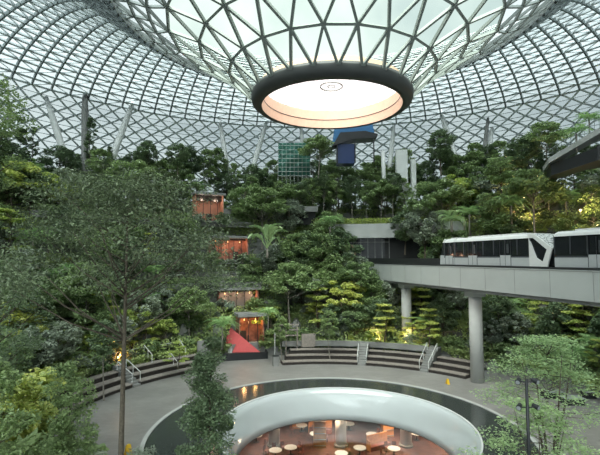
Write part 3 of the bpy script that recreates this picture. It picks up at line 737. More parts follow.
# lamp post with floodlights (front right)
lp = thing('lamp_post', 'black lamp post with two pairs of floodlights at the lower right', 'lamp', at(529, 455, 21.5) - Vector((0, 0, 4.5)))
h0 = 4.5 + 3.55
bm = bmesh.new(); tube(bm, [(0, 0, 0), (0, 0, h0)], [.09, .07], 12); obj('pole', bm, M_dark, lp, True)
for z in (h0 - .15, h0 - 1.35):
    for s in (-1, 1):
        bm = bmesh.new(); tube(bm, [(0, 0, z), (s * .45, -.05, z + .05)], .03, 6)
        tube(bm, [(s * .3, .1, z + .1), (s * .48, -.12, z + .02)], [.1, .13], 14); f = obj('floodlight', bm, M_dark, lp)
        bm = bmesh.new(); tube(bm, [(s * .48, -.12, z + .02), (s * .488, -.135, z + .015)], .1, 14); obj('lens', bm, M_tg, f)

# ------------------------------------------------------------------ vegetation
rng = np.random.default_rng(11)
def leaf_mesh(name, C, size, m, flat=.35, droop=0.0, dirs=None, asp=.5):
    """C: n x 3 centres; every leaf a folded four-point blade"""
    n = len(C)
    az = rng.uniform(0, 2 * np.pi, n); el = rng.normal(-droop, flat, n)
    if dirs is None:
        d = np.stack([np.cos(az) * np.cos(el), np.sin(az) * np.cos(el), np.sin(el)], 1)
    else: d = dirs / np.linalg.norm(dirs, axis=1, keepdims=True)
    up = np.stack([rng.normal(0, .45, n), rng.normal(0, .45, n), np.ones(n)], 1)
    s = np.cross(d, up); s /= np.linalg.norm(s, axis=1, keepdims=True) + 1e-9
    nn = np.cross(s, d)
    sz = (size * rng.uniform(.6, 1.3, n))[:, None]
    a = C - d * sz * .5; tip = C + d * sz * .5; l = C + s * sz * asp * .5 + nn * sz * .08; r = C - s * sz * asp * .5 + nn * sz * .08
    V = np.stack([a, l, tip, r], 1).reshape(-1, 3)
    me = bpy.data.meshes.new(name); me.vertices.add(4 * n); me.vertices.foreach_set('co', V.astype(np.float32).ravel())
    me.loops.add(4 * n); me.loops.foreach_set('vertex_index', np.arange(4 * n, dtype=np.int32))
    me.polygons.add(n); me.polygons.foreach_set('loop_start', np.arange(0, 4 * n, 4, dtype=np.int32))
    try: me.polygons.foreach_set('loop_total', np.full(n, 4, dtype=np.int32))
    except Exception: pass
    me.materials.append(m); me.update(); me.validate(); return me

def clusters(kind, H, W, c0, K):
    """cluster centres (x,y,z,radius_xy,radius_z) for a crown from height c0 to H, half width W"""
    out = []
    for i in range(K):
        a = rng.uniform(0, 2 * np.pi)
        if kind == 'round':
            u = rng.uniform(-1, 1); q = math.sqrt(max(0, 1 - u * u)) * rng.uniform(.55, .95)
            z = (c0 + H) / 2 + u * (H - c0) * .44; r = W * q
            cr = W * rng.uniform(.22, .36); out.append((r * math.cos(a), r * math.sin(a), z, cr, cr * .7))
        elif kind == 'spread':
            u = rng.uniform(0, 1); z = c0 + (H - c0) * (.15 + .8 * u); r = W * math.sqrt(rng.uniform(.02, 1)) * (1 - .55 * u ** 2)
            cr = W * rng.uniform(.16, .28); out.append((r * math.cos(a), r * math.sin(a), z, cr, cr * .5))
        elif kind == 'tier':
            lv = i % 5; u = lv / 4; z = c0 + (H - c0) * (.08 + .86 * u) + rng.normal(0, .02) * (H - c0); r = W * (1 - .72 * u) * math.sqrt(rng.uniform(.05, 1))
            cr = W * rng.uniform(.2, .3); out.append((r * math.cos(a), r * math.sin(a), z, cr, cr * .22))
        elif kind == 'column':
            u = rng.uniform(0, 1); z = c0 + (H - c0) * u; env = min(1, .55 + 1.6 * u) * (1 - u) ** .45 + .12
            r = W * env * rng.uniform(.3, .85); cr = W * rng.uniform(.2, .38); out.append((r * math.cos(a), r * math.sin(a), z, cr, cr * .7))
        elif kind == 'bush':
            u = rng.uniform(0, 1); z = c0 + (H - c0) * u * .85; r = W * math.sqrt(1 - u * u * .8) * rng.uniform(.2, .9)
            cr = W * rng.uniform(.25, .4); out.append((r * math.cos(a), r * math.sin(a), z, cr, cr * .7))
    return out
def make_plant(name, label, cat, kind, H, W, c0, K, nper, leaf, lm, bark=M_trunk, tr=.14, stems=1, asp=.5, droop=.1, flat=.4, bend=.3, loc=(0, 0, -60)):
    root = thing(name, label, cat, loc)
    cl = clusters(kind, H, W, c0, K)
    P = []
    for (x, y, z, rx, rz) in cl:
        n = int(nper * rng.uniform(.7, 1.3)); v = rng.normal(0, 1, (n, 3)); v /= np.linalg.norm(v, axis=1, keepdims=True)
        v *= (rng.uniform(.25, 1, n) ** .5)[:, None]
        P.append(v * np.array([rx, rx, rz]) + np.array([x, y, z]))
    link('foliage', leaf_mesh('foliage', np.concatenate(P), leaf, lm, flat, droop, asp=asp), None, root)
    bm = bmesh.new()
    bx, by = rng.normal(0, bend, 2)
    top = c0 + (H - c0) * .8
    def axis(z): f = z / H; return Vector((bx * math.sin(f * 2.5), by * math.sin(f * 2.1), z))
    if stems == 1:
        zs = [0, H * .02, H * .15, c0 * .8 if c0 > H * .2 else H * .3, c0 + (H - c0) * .35, top]
        zs = sorted(set(zs)); tube(bm, [axis(z) for z in zs], [tr * (1.35 if z == 0 else 1 - .8 * z / top) for z in zs], 10)
    else:
        for s in range(stems):
            a = 6.28 * s / stems; e = Vector((math.cos(a) * W * .4, math.sin(a) * W * .4, top))
            tube(bm, [Vector((math.cos(a) * .1, math.sin(a) * .1, 0)), e * .3 + Vector((0, 0, top * .1)), e * .65, e], [tr, tr * .8, tr * .5, tr * .15], 8)
    for (x, y, z, rx, rz) in cl[:min(len(cl), 34)]:
        z0 = max(min(z - math.hypot(x, y) * (.75 if kind != 'tier' else .15), top * .97), min(c0 * .88, z * .8)); a = axis(z0); b = Vector((x, y, z))
        mid = a.lerp(b, .5) + Vector((0, 0, -.06 * (b - a).length)); q = tr * .4 * (1 - .5 * z0 / H)
        tube(bm, [a, mid, b], [q, q * .7, q * .25], 5)
    obj('trunk', bm, bark, root, True)
    return root
def make_palm(name, label, H, L, nf, lm=M_palm, broad=False, tr=.14, loc=(0, 0, -60), up=.9):
    root = thing(name, label, 'palm', loc)
    if H > .3:
        bm = bmesh.new(); tube(bm, [(0, 0, 0), (.05, 0, H * .5), (0, 0, H)], [tr * 1.3, tr, tr * .85], 10); obj('trunk', bm, M_trunkl, root, True)
    P = []; D = []; n = 26
    def rach(t): return np.array([L * (t * .85), 0, L * (up * t - (.72 if broad else 1.45) * up * t * t)])
    bm = bmesh.new()
    if broad:     # paddle blade with torn edge
        for s in (-1, 1):
            prev = None
            for i in range(15):
                t = .22 + .78 * i / 14; c = rach(t); wd = L * .13 * math.sin(math.pi * min(1, (t - .2) / .8) ** .8) + .01
                if i % 3 == 2: wd *= .8
                v = (bm.verts.new(c), bm.verts.new((c[0] + .05, s * wd, c[2] + wd * .45)))
                if prev: bm.faces.new((prev[0], v[0], v[1], prev[1]))
                prev = v
        tube(bm, [rach(t) for t in (0, .3, .6, 1)], [.05, .04, .03, .01], 6)
        fm = bpy.data.meshes.new('frond'); bm.to_mesh(fm); bm.free(); fm.materials.append(lm)
    else:
        for i in range(n):
            t = .15 + .85 * i / (n - 1); c = rach(t); ll = L * .34 * math.sin(math.pi * (.12 + .86 * t)) + .05
            for s in (-1, 1):
                d = Vector((.45, s, -.28)).normalized(); e = Vector(c) + d * ll; m1 = Vector(c) + d * ll * .5 + Vector((.035 * L * .3, 0, .03)); m2 = Vector(c) + d * ll * .5 - Vector((.05 * L * .3, 0, -.0))
                vs = [bm.verts.new(q) for q in (Vector(c), m1, e, m2)]; bm.faces.new(vs)
        tube(bm, [rach(t) for t in (0, .3, .6, 1)], [.045, .035, .02, .008], 5)
        fm = bpy.data.meshes.new('frond'); bm.to_mesh(fm); bm.free(); fm.materials.append(lm)
    for k in range(nf):
        o = link('frond', fm, None, root); o.location = (0, 0, H)
        o.rotation_euler = (0, R(rng.uniform(-32, 12) if broad else rng.uniform(-50, 12)), 2 * math.pi * (k + rng.uniform(-.2, .2)) / nf); s = rng.uniform(.8, 1.05); o.scale = (s, s, s)
    return root

protos = {}
def proto(key, *a, **k): protos[key] = make_plant(*a, **k)
# (name, label, category, kind, H, W, c0, K, nper, leaf, material)
proto('round_d', 'rounded_tree', 'x', 'tree', 'round', 8, 2.6, 2.6, 48, 120, .42, M_leaf_dark)
proto('round_m', 'rounded_tree', 'x', 'tree', 'round', 7.5, 2.6, 2.0, 48, 115, .42, M_leaf_mid)
proto('round_g', 'rounded_tree', 'x', 'tree', 'round', 7, 2.4, 2.2, 41, 110, .40, M_leaf_grey)
proto('spread_m', 'spreading_tree', 'x', 'tree', 'spread', 8.5, 3.6, 4.4, 57, 100, .42, M_leaf_mid, bark=M_trunkl)
proto('spread_b', 'spreading_tree', 'x', 'tree', 'spread', 7, 3.2, 3.0, 32, 90, .42, M_leaf_bright)
proto('tier_b', 'tiered_tree', 'x', 'tree', 'tier', 6.5, 2.8, 1.8, 32, 90, .38, M_leaf_bright, flat=.2)
proto('tier_p', 'tiered_tree', 'x', 'tree', 'tier', 7, 3.0, 2.2, 34, 90, .38, M_leaf_grey, flat=.2)
proto('slim_d', 'slender_tree', 'x', 'tree', 'round', 11, 2.1, 6.0, 38, 100, .40, M_leaf_dark, bark=M_trunkl, tr=.11)
proto('slim_m', 'slender_tree', 'x', 'tree', 'round', 10.5, 1.9, 4.2, 41, 90, .38, M_leaf_mid, bark=M_trunkl, tr=.11)
proto('cone_d', 'conical_tree', 'x', 'tree', 'column', 8.5, 1.5, 1.0, 40, 70, .36, M_leaf_dark, tr=.12)
proto('bush_d', 'leafy_shrub', 'x', 'shrub', 'bush', 2.4, 1.6, .2, 14, 80, .40, M_leaf_dark, tr=.05)
proto('bush_m', 'leafy_shrub', 'x', 'shrub', 'bush', 2.2, 1.7, .2, 14, 80, .42, M_leaf_mid, tr=.05)
proto('bush_b', 'leafy_shrub', 'x', 'shrub', 'bush', 2.0, 1.5, .2, 13, 75, .44, M_leaf_bright, tr=.05)
proto('bush_g', 'leafy_shrub', 'x', 'shrub', 'bush', 2.4, 1.7, .2, 14, 80, .38, M_leaf_grey, tr=.05)
protos['palm'] = make_palm('feather_palm', 'x', 3.5, 3.2, 14)
protos['fan'] = make_palm('tree_fern', 'x', 1.6, 2.6, 14, M_leaf_pale)
protos['banana'] = make_palm('banana_palm', 'x', 1.2, 4.6, 10, M_leaf_pale, broad=True, up=1.5)
kindword = dict(round_d='rounded dark-leaved tree', round_m='rounded mid-green tree', round_g='rounded grey-green tree', spread_m='spreading mid-green tree',
                spread_b='spreading fresh-green tree', tier_b='layered fresh-green tree', tier_p='layered grey-green tree', slim_d='slender dark bare-trunked tree',
                slim_m='slender mid-green pale-trunked tree', cone_d='narrow conical dark tree', bush_d='dark leafy shrub', bush_m='mid-green leafy shrub', bush_b='fresh-green leafy shrub',
                bush_g='grey-green leafy shrub', palm='feather palm', fan='pale tree fern', banana='broad-leaved banana palm')
tiername = ['on the lowest ledge', 'on the second ledge', 'on the third ledge', 'on the fourth ledge', 'on the fifth ledge', 'on the topmost terrace']
def sector(th):
    if th < -55: return 'at the far left'
    if th < -30: return 'left of the lit rooms'
    if th < -12: return 'beside the lit rooms'
    if th < 8: return 'below the oculus'
    if th < 30: return 'left of the bridge column'
    return 'at the right'
used_first = set()
def plant(key, loc, rz, sc, label, group=None):
    p = protos[key]
    if key not in used_first:
        used_first.add(key); p.location = loc; p.rotation_euler = (0, 0, rz); p.scale = (sc, sc, sc); p['label'] = label
        if group: p['group'] = group
        return p
    return dup(p, loc, rz, sc, label, group)
# scattered growth on the ledges, plant by plant
random.seed(3)
def seen(x, y, z):
    if y < 5: return False
    px = 300 + F * x / y
    return -25 < px < 625
def keep_clear(x, y, z, h, w):
    """photo's clear windows: lit rooms, balconies"""
    px = 300 + F * x / y
    def py(zz): return 227.5 - F * math.tan(math.atan2(zz - CAMZ, y) - R(PITCH))
    top, bot = py(z + h), py(z)
    for (x0, x1, y0, y1) in ((204, 240, 194, 222), (214, 250, 241, 265), (200, 252, 270, 308), (228, 260, 318, 360), (352, 415, 226, 262), (262, 292, 205, 232)):
        hw = w * F / y * .62
        if px + hw > x0 and px - hw < x1 and top < y1 and bot > y0 and y < 86: return True
    return False
specs = [  # tier r range, step degrees, choices
    (0, 28.4, 31.0, 3.9, ['round_m', 'tier_b', 'round_d', 'palm', 'spread_b', 'bush_m', 'round_g', 'fan'], (.6, .9)),
    (1, 32.4, 35.4, 3.6, ['round_m', 'round_d', 'tier_b', 'spread_m', 'round_g', 'palm', 'fan'], (.75, 1.1)),
    (2, 36.9, 40.0, 3.4, ['round_d', 'round_m', 'spread_m', 'round_g', 'tier_p', 'palm', 'spread_b'], (.8, 1.15)),
    (3, 41.3, 45.2, 3.3, ['round_d', 'round_g', 'round_m', 'spread_m', 'tier_b', 'slim_m', 'palm'], (.8, 1.15)),
    (4, 47.3, 53.5, 2.2, ['round_d', 'slim_d', 'slim_m', 'round_m', 'spread_m', 'round_g', 'palm'], (.85, 1.3)),
    (5, 55.3, 58.0, 1.9, ['slim_d', 'slim_m', 'round_d', 'spread_m', 'slim_m', 'cone_d', 'palm', 'round_d'], (.95, 1.3)),
]
cnt = 0
for (ti, r0, r1, st, ks, (s0, s1)) in specs:
    th = -95.0
    while th < 92:
        th += st * random.uniform(.7, 1.3)
        r = random.uniform(r0, r1); x, y, z = pol(r, th, 0); z = TIERS[ti][2] - .37
        if not seen(x, y, z): continue
        key = random.choice(ks); sc = random.uniform(s0, s1)
        h = 8 * sc; wd = 2.4 * sc
        if keep_clear(x, y, z, h, wd):
            key = random.choice(['bush_m', 'bush_d', 'bush_g']); sc = random.uniform(.5, .8)
            if keep_clear(x, y, z, 2.2 * sc, 1.6 * sc): continue
        if ti == 3 and 18 < th < 40 : sc *= .6
        plant(key, (x, y, z), random.uniform(0, 6.28), sc, '%s %s, %s' % (kindword[key], tiername[ti], sector(th)), '%s, %s' % (kindword[key].split(' with')[0] + 's', sector(th)))
        cnt += 1
# shrubs along the ledge edges
for ti, (r, z0, z1) in enumerate(TIERS):
    th = -95.0
    while th < 92:
        th += 4.2 * random.uniform(.6, 1.3) * (32 / r)
        rr = r + random.uniform(.6, 1.8); x, y, z = pol(rr, th, 0); z = z1 - .37
        if not seen(x, y, z): continue
        key = random.choice(['bush_d', 'bush_m', 'bush_g', 'bush_m', 'bush_b']); sc = random.uniform(.55, .95)
        if keep_clear(x, y, z, 2.2 * sc, 1.6 * sc): continue
        plant(key, (x, y, z), random.uniform(0, 6.28), sc, '%s, %s rim, %s' % (kindword[key], tiername[ti].replace('on the ', ''), sector(th)), '%ss at ledge edges, %s' % (kindword[key], sector(th)))
        cnt += 1
# undergrowth: uncountable leaves covering the ledges and hanging down their faces
for ti, (r, z0, z1) in enumerate(TIERS):
    r2 = TIERS[ti + 1][0] if ti < 5 else 62
    n = [30000, 36000, 40000, 44000, 60000, 40000][ti]
    th = rng.uniform(-95, 90, n) * np.pi / 180
    u = rng.uniform(0, 1, n)
    hang = u < .5
    rr = np.where(hang, r - rng.uniform(0, .45, n), r + rng.uniform(0, 1, n) * (r2 - r))
    drop = np.abs(rng.normal(0, .42, n)) * (z1 - z0) + .0
    lum = .55 + .45 * np.sin(th * 23 + ti) * np.sin(th * 57 + 2 * ti)
    zz = np.where(hang, z1 + .1 - drop * lum, z1 - .3 + rng.uniform(0, 1, n) ** 2 * 1.8)
    X = CX + rr * np.sin(th); Y = CY + rr * np.cos(th)
    keep = (np.abs(X) < Y * .74)
    pxx = 300 + F * X / Y; pyy = 227.5 - F * np.tan(np.arctan2(zz - CAMZ, Y) - R(PITCH))
    for (x0, x1, y0, y1) in ((204, 240, 196, 222), (214, 250, 243, 263), (196, 252, 272, 306), (232, 260, 320, 358), (350, 420, 229, 262)):
        keep &= ~((pxx > x0) & (pxx < x1) & (pyy > y0) & (pyy < y1))
    C = np.stack([X, Y, zz], 1)[keep]
    o = link('undergrowth', leaf_mesh('undergrowth', C, .5, M_cover, .5, .35), None)
    tag(o, 'mixed creeping undergrowth %s' % tiername[ti].replace('on the', 'covering the', 1), 'undergrowth', None, 'stuff')
for (rr0, zz0, a0, a1, lb) in ((44.7, 20.6, -60, -29, 'trailing greenery on the highest left balcony slab'), (44.7, 20.6, -22, -15, 'trailing greenery right of the highest lit room'), (38.9, 13.7, -42, -27, 'trailing greenery left of the orange-lit restaurant room'), (34.3, 10.2, -42, -12, 'trailing greenery on top of the grey slab above the red-orange shop')):
    n = int(90 * (a1 - a0)); th = rng.uniform(a0, a1, n) * np.pi / 180; rr = rr0 + rng.normal(.1, .45, n); zz = zz0 + rng.uniform(-.1, .9, n) - np.where(rr < rr0, rng.uniform(0, 1.6, n), 0)
    o = link('trailing_greenery', leaf_mesh('trailing_greenery', np.stack([CX + rr * np.sin(th), CY + rr * np.cos(th), zz], 1), .42, M_leaf_mid), None); tag(o, lb, 'greenery', None, 'stuff')
# clipped hedge on the concrete balcony
n = 5000; th = rng.uniform(-1, 33, n) * np.pi / 180; rr = 44.6 + rng.uniform(0, 1.3, n); zz = 20.3 + rng.uniform(0, 1.1, n)
o = link('clipped_hedge', leaf_mesh('clipped_hedge', np.stack([CX + rr * np.sin(th), CY + rr * np.cos(th), zz], 1), .32, M_leaf_bright), None)
tag(o, 'low clipped hedge along the top of the concrete balcony left of the train', 'hedge')

for i, (rr, th, z, key, sc, lb) in enumerate([(43.5, -28.3, 19.4, 'bush_g', 1.0, 'grey-green shrub overlapping the highest lit room on its left'), (44.0, -22.6, 19.6, 'bush_d', 1.1, 'dark shrub at the right foot of the highest lit room'),
        (38.2, -26.6, 12.9, 'bush_m', 1.0, 'green shrub at the left foot of the orange-lit restaurant room'), (38.0, -19.4, 12.9, 'bush_d', .9, 'dark shrub at the right foot of the orange-lit restaurant room'),
        (33.6, -25.6, 4.9, 'bush_g', 1.3, 'grey-green shrub at the left foot of the red-orange shop room'), (33.5, -17.4, 4.9, 'bush_m', 1.3, 'green shrub at the right foot of the red-orange shop room'), (33.4, -21.5, 4.4, 'bush_b', .7, 'fresh-green shrub below the middle of the red-orange shop room')]):
    plant(key, pol(rr, th, z), i, sc, lb)
# hero mid-distance plants
plant('banana', at(267, 258, 68), .4, 1.2, 'large pale banana palm right of the orange-lit restaurant room')
plant('palm', at(330, 240, 76) , 1.2, .9, 'feather palm in the centre beside the concrete hedge balcony')
plant('palm', at(512, 232, 66) , 2.0, 1.15, 'large feather palm directly above the middle train car')
plant('palm', at(470, 236, 70) , 2.9, 1.0, 'feather palm above the rear end of the train')
plant('fan', at(452, 232, 66), 2.4, 1.2, 'pale tree fern left of the palms above the train')
plant('palm', at(577, 152, 55), .2, .7, 'palm on the upper walkway at the right edge, in front')
plant('palm', at(590, 140, 60), 1.2, .8, 'palm on the upper walkway at the right edge, behind the first')
plant('palm', at(268, 330, 58.5) , 1.0, .6, 'low feather palm right of the red tent')
plant('palm', at(222, 350, 60), 1.0, .9, 'dark feather palm left of the red tent')
plant('slim_m', at(282, 360, 59), .6, .55, 'thin young tree at the left end of the back seating')
plant('slim_m', (at(330, 360, 60).x, 60, .4), .9, .62, 'thin young tree standing in the back seating')
plant('slim_d', (at(104, 395, 44).x, 44, 0), .9, .72, 'thin pale-trunked tree in front of the left seating')
plant('tier_b', (at(178, 360, 52).x, 52, 1), .9, .5, 'small fresh-green layered tree in the left seating')
for i, (px, key, sc) in enumerate([(280, 'slim_m', .9), (291, 'spread_m', 1.0), (302, 'slim_d', .85), (312, 'slim_m', .95), (322, 'slim_d', 1.0), (335, 'slim_m', 1.05), (352, 'slim_d', .95), (368, 'slim_m', .9), (380, 'spread_m', 1.1), (393, 'slim_d', 1.0), (402, 'slim_m', .95)]):
    p = at(px, 214, 84); plant(key, (p.x, 84, 19.6), i, sc, '%s in the row behind the balcony hedge' % kindword[key], 'row of slender trees behind the balcony hedge')
for i, (px, pt, key, sc, Y) in enumerate([(34, 128, 'cone_d', .62, 78), (92, 120, 'cone_d', .95, 80), (110, 148, 'cone_d', .6, 80), (148, 140, 'round_d', .8, 80), (178, 142, 'round_d', .8, 80), (440, 128, 'round_d', 1.1, 82), (318, 138, 'spread_m', 1.0, 84), (545, 125, 'spread_m', 1.0, 66), (520, 135, 'round_d', .9, 68), (500, 150, 'round_m', .9, 68)]):
    Y = min(Y, Yat(px, 55)); hh = 8.3 * sc; p = at(px, pt, Y); plant(key, (p.x, Y, p.z - hh), i * 1.3, sc, ['small dark conical tree at the upper left against the glass roof', 'tall dark conical tree between the leftmost roof props', 'short dark conical tree right of the upright post', 'dark rounded tree top rising left of centre against the roof, left one', 'dark rounded tree top rising left of centre against the roof, right one', 'large dark tree top right of the oculus', 'spreading tree left of the blue pavilion', 'spreading tree left of the upper right walkway', 'dark tree under the right side of the glass roof', 'mid-green tree above the middle of the train'][i])
for i, (px, py, Y, key, sc) in enumerate([(305, 290, 75, 'round_d', 1.25), (322, 288, 74, 'round_m', 1.3), (342, 290, 75, 'round_d', 1.3), (352, 300, 74, 'round_g', 1.15), (290, 330, 67, 'spread_m', 1.2), (318, 335, 67, 'tier_b', 1.1), (345, 330, 68, 'spread_b', 1.1), (372, 330, 68, 'round_m', 1.0), (250, 292, 72, 'round_m', .8), (262, 250, 80, 'spread_m', 1.35), (245, 235, 82, 'round_m', 1.3), (290, 245, 82, 'round_g', 1.2), (330, 250, 80, 'round_m', 1.0), (440, 255, 74, 'spread_m', 1.5), (425, 262, 72, 'round_g', 1.3), (405, 255, 78, 'round_d', 1.0), (500, 250, 68, 'round_m', 1.3), (535, 245, 64, 'spread_m', 1.3), (460, 225, 78, 'spread_b', 1.3)]):
    p = at(px, py, Y); plant(key, p, i * 1.1, sc, '%s %s' % (kindword[key], 'on the slope above the back seating' if py > 285 else 'rising in front of the bridge end and train' if px > 400 else 'on the high ledges beneath the oculus'))
for i, (px, sc, lb) in enumerate([(12, 1.2, 'fresh-green spreading tree on the high ledge at the left edge'), (40, 1.1, 'fresh-green spreading tree on the high ledge below the leftmost roof prop'), (66, .9, 'small fresh-green spreading tree on the high ledge left of the upright post')]):
    Y = Yat(px, 48.5); plant('spread_b', ((px - 300) / F * Y, Y, 19.4), i * 2, sc, lb)
# trees just outside the left of the plaza and under the bridge
pl = [(-23, 33, 0, 'tier_b', 1.05, 'layered fresh-green tree at the lower left beyond the dark trunk'), (-19, 29, 0, 'spread_b', .9, 'spreading fresh-green tree at the lower left'),
      (-27, 40, 0, 'round_m', 1.0, 'rounded mid-green tree left of the stepped seating'), (-30, 46, 2, 'spread_b', 1.1, 'spreading fresh-green tree behind the left end of the stepped seating'),
      (-25, 52, 2.5, 'round_m', 1.0, 'rounded mid-green tree behind the left stepped seating, left one'), (-21, 58, 2.5, 'round_g', 1.0, 'rounded grey-green tree behind the left stepped seating, middle one'),
      (-15.5, 62, 2.2, 'spread_m', .9, 'spreading tree behind the far end of the left stepped seating'), (26, 58, 2, 'round_d', .9, 'rounded dark tree behind the bridge column'),
      (30, 52, 1.5, 'round_d', .9, 'dark tree under the bridge right of the column'), (33, 47, 1, 'round_d', .9, 'dark tree under the bridge near the right edge'), (29, 47, .3, 'palm', .9, 'feather palm under the bridge at the right'),
      (12, 63, 2, 'tier_b', .85, 'layered yellow-green tree behind the back seating left of the column'), (17.5, 60, 2, 'tier_b', .8, 'layered yellow-green tree just left of the bridge column'), (8, 65, 2, 'round_m', .75, 'rounded tree behind the middle of the back seating')]
for i, (x, y, z, k, s, l) in enumerate(pl): plant(k, (x, y, z), i * .7, s, l)
# close hero trees
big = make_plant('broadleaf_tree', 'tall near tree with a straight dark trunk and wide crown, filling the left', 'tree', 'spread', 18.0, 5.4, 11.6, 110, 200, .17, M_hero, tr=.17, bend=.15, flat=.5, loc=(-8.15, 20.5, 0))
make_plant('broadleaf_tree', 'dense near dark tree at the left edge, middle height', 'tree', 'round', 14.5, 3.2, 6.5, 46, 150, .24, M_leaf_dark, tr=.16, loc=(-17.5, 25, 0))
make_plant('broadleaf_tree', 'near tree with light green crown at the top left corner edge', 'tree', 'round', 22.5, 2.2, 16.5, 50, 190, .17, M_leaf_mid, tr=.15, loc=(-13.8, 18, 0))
make_plant('columnar_tree', 'dense upright grey-green tree in front of the pool left side', 'tree', 'column', 9.7, 1.75, 1.0, 120, 170, .17, M_leaf_dark, tr=.1, bend=.05, loc=(at(210, 400, 23).x, 23, 0))
make_plant('columnar_tree', 'bushy upright green tree left of the near dark trunk', 'tree', 'column', 8.6, 1.7, .5, 85, 150, .18, M_leaf_mid, tr=.1, bend=.05, loc=(at(70, 400, 23).x, 23, 0))
make_plant('broadleaf_tree', 'dark-leaved near tree at the bottom left corner', 'tree', 'round', 9.8, 1.8, 3.5, 50, 170, .2, M_leaf_mid, tr=.12, loc=(-13.6, 19.5, 0))
make_plant('tiered_tree', 'near layered pale-green tree at the lower right with many thin stems', 'tree', 'tier', 9.4, 3.9, 5.6, 90, 95, .17, M_leaf_pale, tr=.09, stems=4, flat=.2, loc=(at(548, 400, 26).x, 26, 0))
make_plant('tiered_tree', 'lower pale-green layered shrub tree beneath the near right tree', 'tree', 'tier', 6.4, 3.6, 3.0, 60, 95, .17, M_leaf_pale, tr=.07, stems=3, flat=.2, loc=(at(545, 430, 23).x, 23.5, 0))
make_plant('leafy_shrub', 'near shrub at the bottom by the yellow sign', 'shrub', 'bush', 3.2, 1.6, .3, 26, 110, .2, M_leaf_grey, tr=.05, loc=(at(140, 452, 26).x, 26, 0))
nb = [(-21.5, 30.5, 'bush_b', 2.4), (-23.5, 38.5, 'bush_b', 2.2), (-26.5, 36.5, 'bush_b', 2.6), (-19.5, 26, 'bush_b', 2.3), (-17, 25, 'bush_b', 2.0), (-14.5, 26, 'bush_m', 1.8), (-20, 27, 'bush_b', 2.0), (-16, 21, 'bush_m', 2.2), (-19, 31, 'bush_b', 1.8), (-22, 36, 'bush_m', 1.8), (-12.8, 25.5, 'bush_g', 1.4), (-25, 33, 'bush_b', 2.2), (-24.5, 44, 'bush_m', 1.6)]
for i, (x, y, k, s) in enumerate(nb): plant(k, (x, y, 0), i, s, 'large %s in the lower left planting outside the plaza' % kindword[k], 'lower left planting')
# planter wall & purple panel railing at lower left
fr = thing('panel_railing', 'railing with pale lilac panels at the bottom left', 'railing', (0, 0, 0))
pA = at(22, 462, 27.5); pB = at(58, 418, 33); pA.z = 0; pB.z = 0
M_lil = mat('lilac panel', (.42, .36, .42), .4, var=.15, scale=2)
for k in range(6):
    a = pA.lerp(pB, k / 6); b_ = pA.lerp(pB, (k + .92) / 6)
    bm = bmesh.new(); d = (b_ - a).normalized().cross(Vector((0, 0, 1))) * .03
    vs = [bm.verts.new(v) for v in (a - d, b_ - d, b_ + d, a + d)] + [bm.verts.new(v + Vector((0, 0, 1.2))) for v in (a - d, b_ - d, b_ + d, a + d)]
    for f in ((0, 1, 2, 3), (7, 6, 5, 4), (0, 4, 5, 1), (1, 5, 6, 2), (2, 6, 7, 3), (3, 7, 4, 0)): bm.faces.new([vs[i] for i in f])
    obj('panel', bm, M_lil, fr)
bm = bmesh.new(); tube(bm, [pA + Vector((0, 0, 1.28)), pB + Vector((0, 0, 1.28))], .05, 8); obj('rail', bm, M_dark, fr)
# soil bed under lower-left planting
bm = bmesh.new(); arcsolid(bm, [(22.8, 0), (22.8, .12), (38, .12), (38, 0)], -150, -92, 20); o = obj('planting_bed', bm, M_soil); o['kind'] = 'structure'
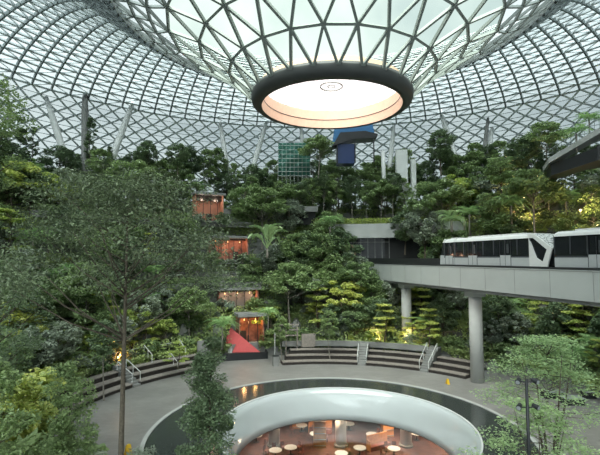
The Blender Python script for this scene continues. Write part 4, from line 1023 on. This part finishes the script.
# planters on the right plaza
for i, (px, py, Y) in enumerate([(552, 396, 45), (572, 398, 43), (592, 394, 45)]):
    p = at(px, py, Y); t = thing('planter_box', ['dark low planter on the right plaza, leftmost', 'dark low planter on the right plaza, middle', 'dark low planter on the right plaza, rightmost'][i], 'planter', (p.x, Y, 0))
    bm = bmesh.new(); box(bm, (-.9, -.5, 0), (.9, .5, .6)); bmesh.ops.bevel(bm, geom=bm.edges[:], offset=.04, segments=1); obj('box', bm, M_dark, t)
    bm = bmesh.new(); box(bm, (-.95, -.55, .6), (.95, .55, .68)); obj('rim', bm, M_tg, t)
# warm garden lights: real small spot fixtures
def garden_light(loc, en, label, col=(1, .72, .32)):
    t = thing('garden_light', label, 'lamp', loc)
    bm = bmesh.new(); tube(bm, [(0, 0, 0), (0, 0, .5)], .04, 6); obj('stake', bm, M_dark, t)
    bm = bmesh.new(); bmesh.ops.create_uvsphere(bm, u_segments=10, v_segments=8, radius=.13, matrix=Matrix.Translation((0, 0, .6))); obj('bulb', bm, M_lamp, t, True)
    point('garden_light_glow', (0, -.3, .8), en, col, .15, t)
garden_light(pol(30.3, 16, 1.7), 260, 'small warm garden light behind the back seating, left one')
garden_light(pol(30.0, 25, 1.7), 260, 'small warm garden light behind the back seating, nearer the column')
garden_light((37.0, 50.0, 6.0), 700, 'small warm garden light under the bridge at the right edge')
garden_light(pol(47, 44, 21.6), 700, 'warm garden light high at the right below the upper walkway')
garden_light((36.5, 56.5, 19.6), 600, 'warm garden light high at the right edge above the train')
garden_light(pol(28.6, -58, 1.7), 160, 'small orange lamp behind the left stepped seating', (1, .4, .12))
for k, p in list(protos.items()):
    if k not in used_first:
        for c in list(p.children): bpy.data.objects.remove(c)
        bpy.data.objects.remove(p)
# plants that read alike: say which one, counted from the left as the photo shows them
from collections import defaultdict
same = defaultdict(list)
for o in COL.objects:
    if o.parent is None and o.get('label') and o.name.split('.')[0] != 'undergrowth': same[o['label']].append(o)
WORD = ['', 'second', 'third', 'fourth', 'fifth', 'sixth', 'seventh', 'eighth', 'ninth', 'tenth', 'eleventh', 'twelfth', 'thirteenth']
for lb, L in same.items():
    if len(L) < 2: continue
    L.sort(key=lambda o: o.location.x / max(1, o.location.y))
    for i, o in enumerate(L):
        o['label'] = lb + (', leftmost' if i == 0 else ', rightmost' if i == len(L) - 1 else ', %s from left' % WORD[min(i, 12)])
print('plants', cnt)
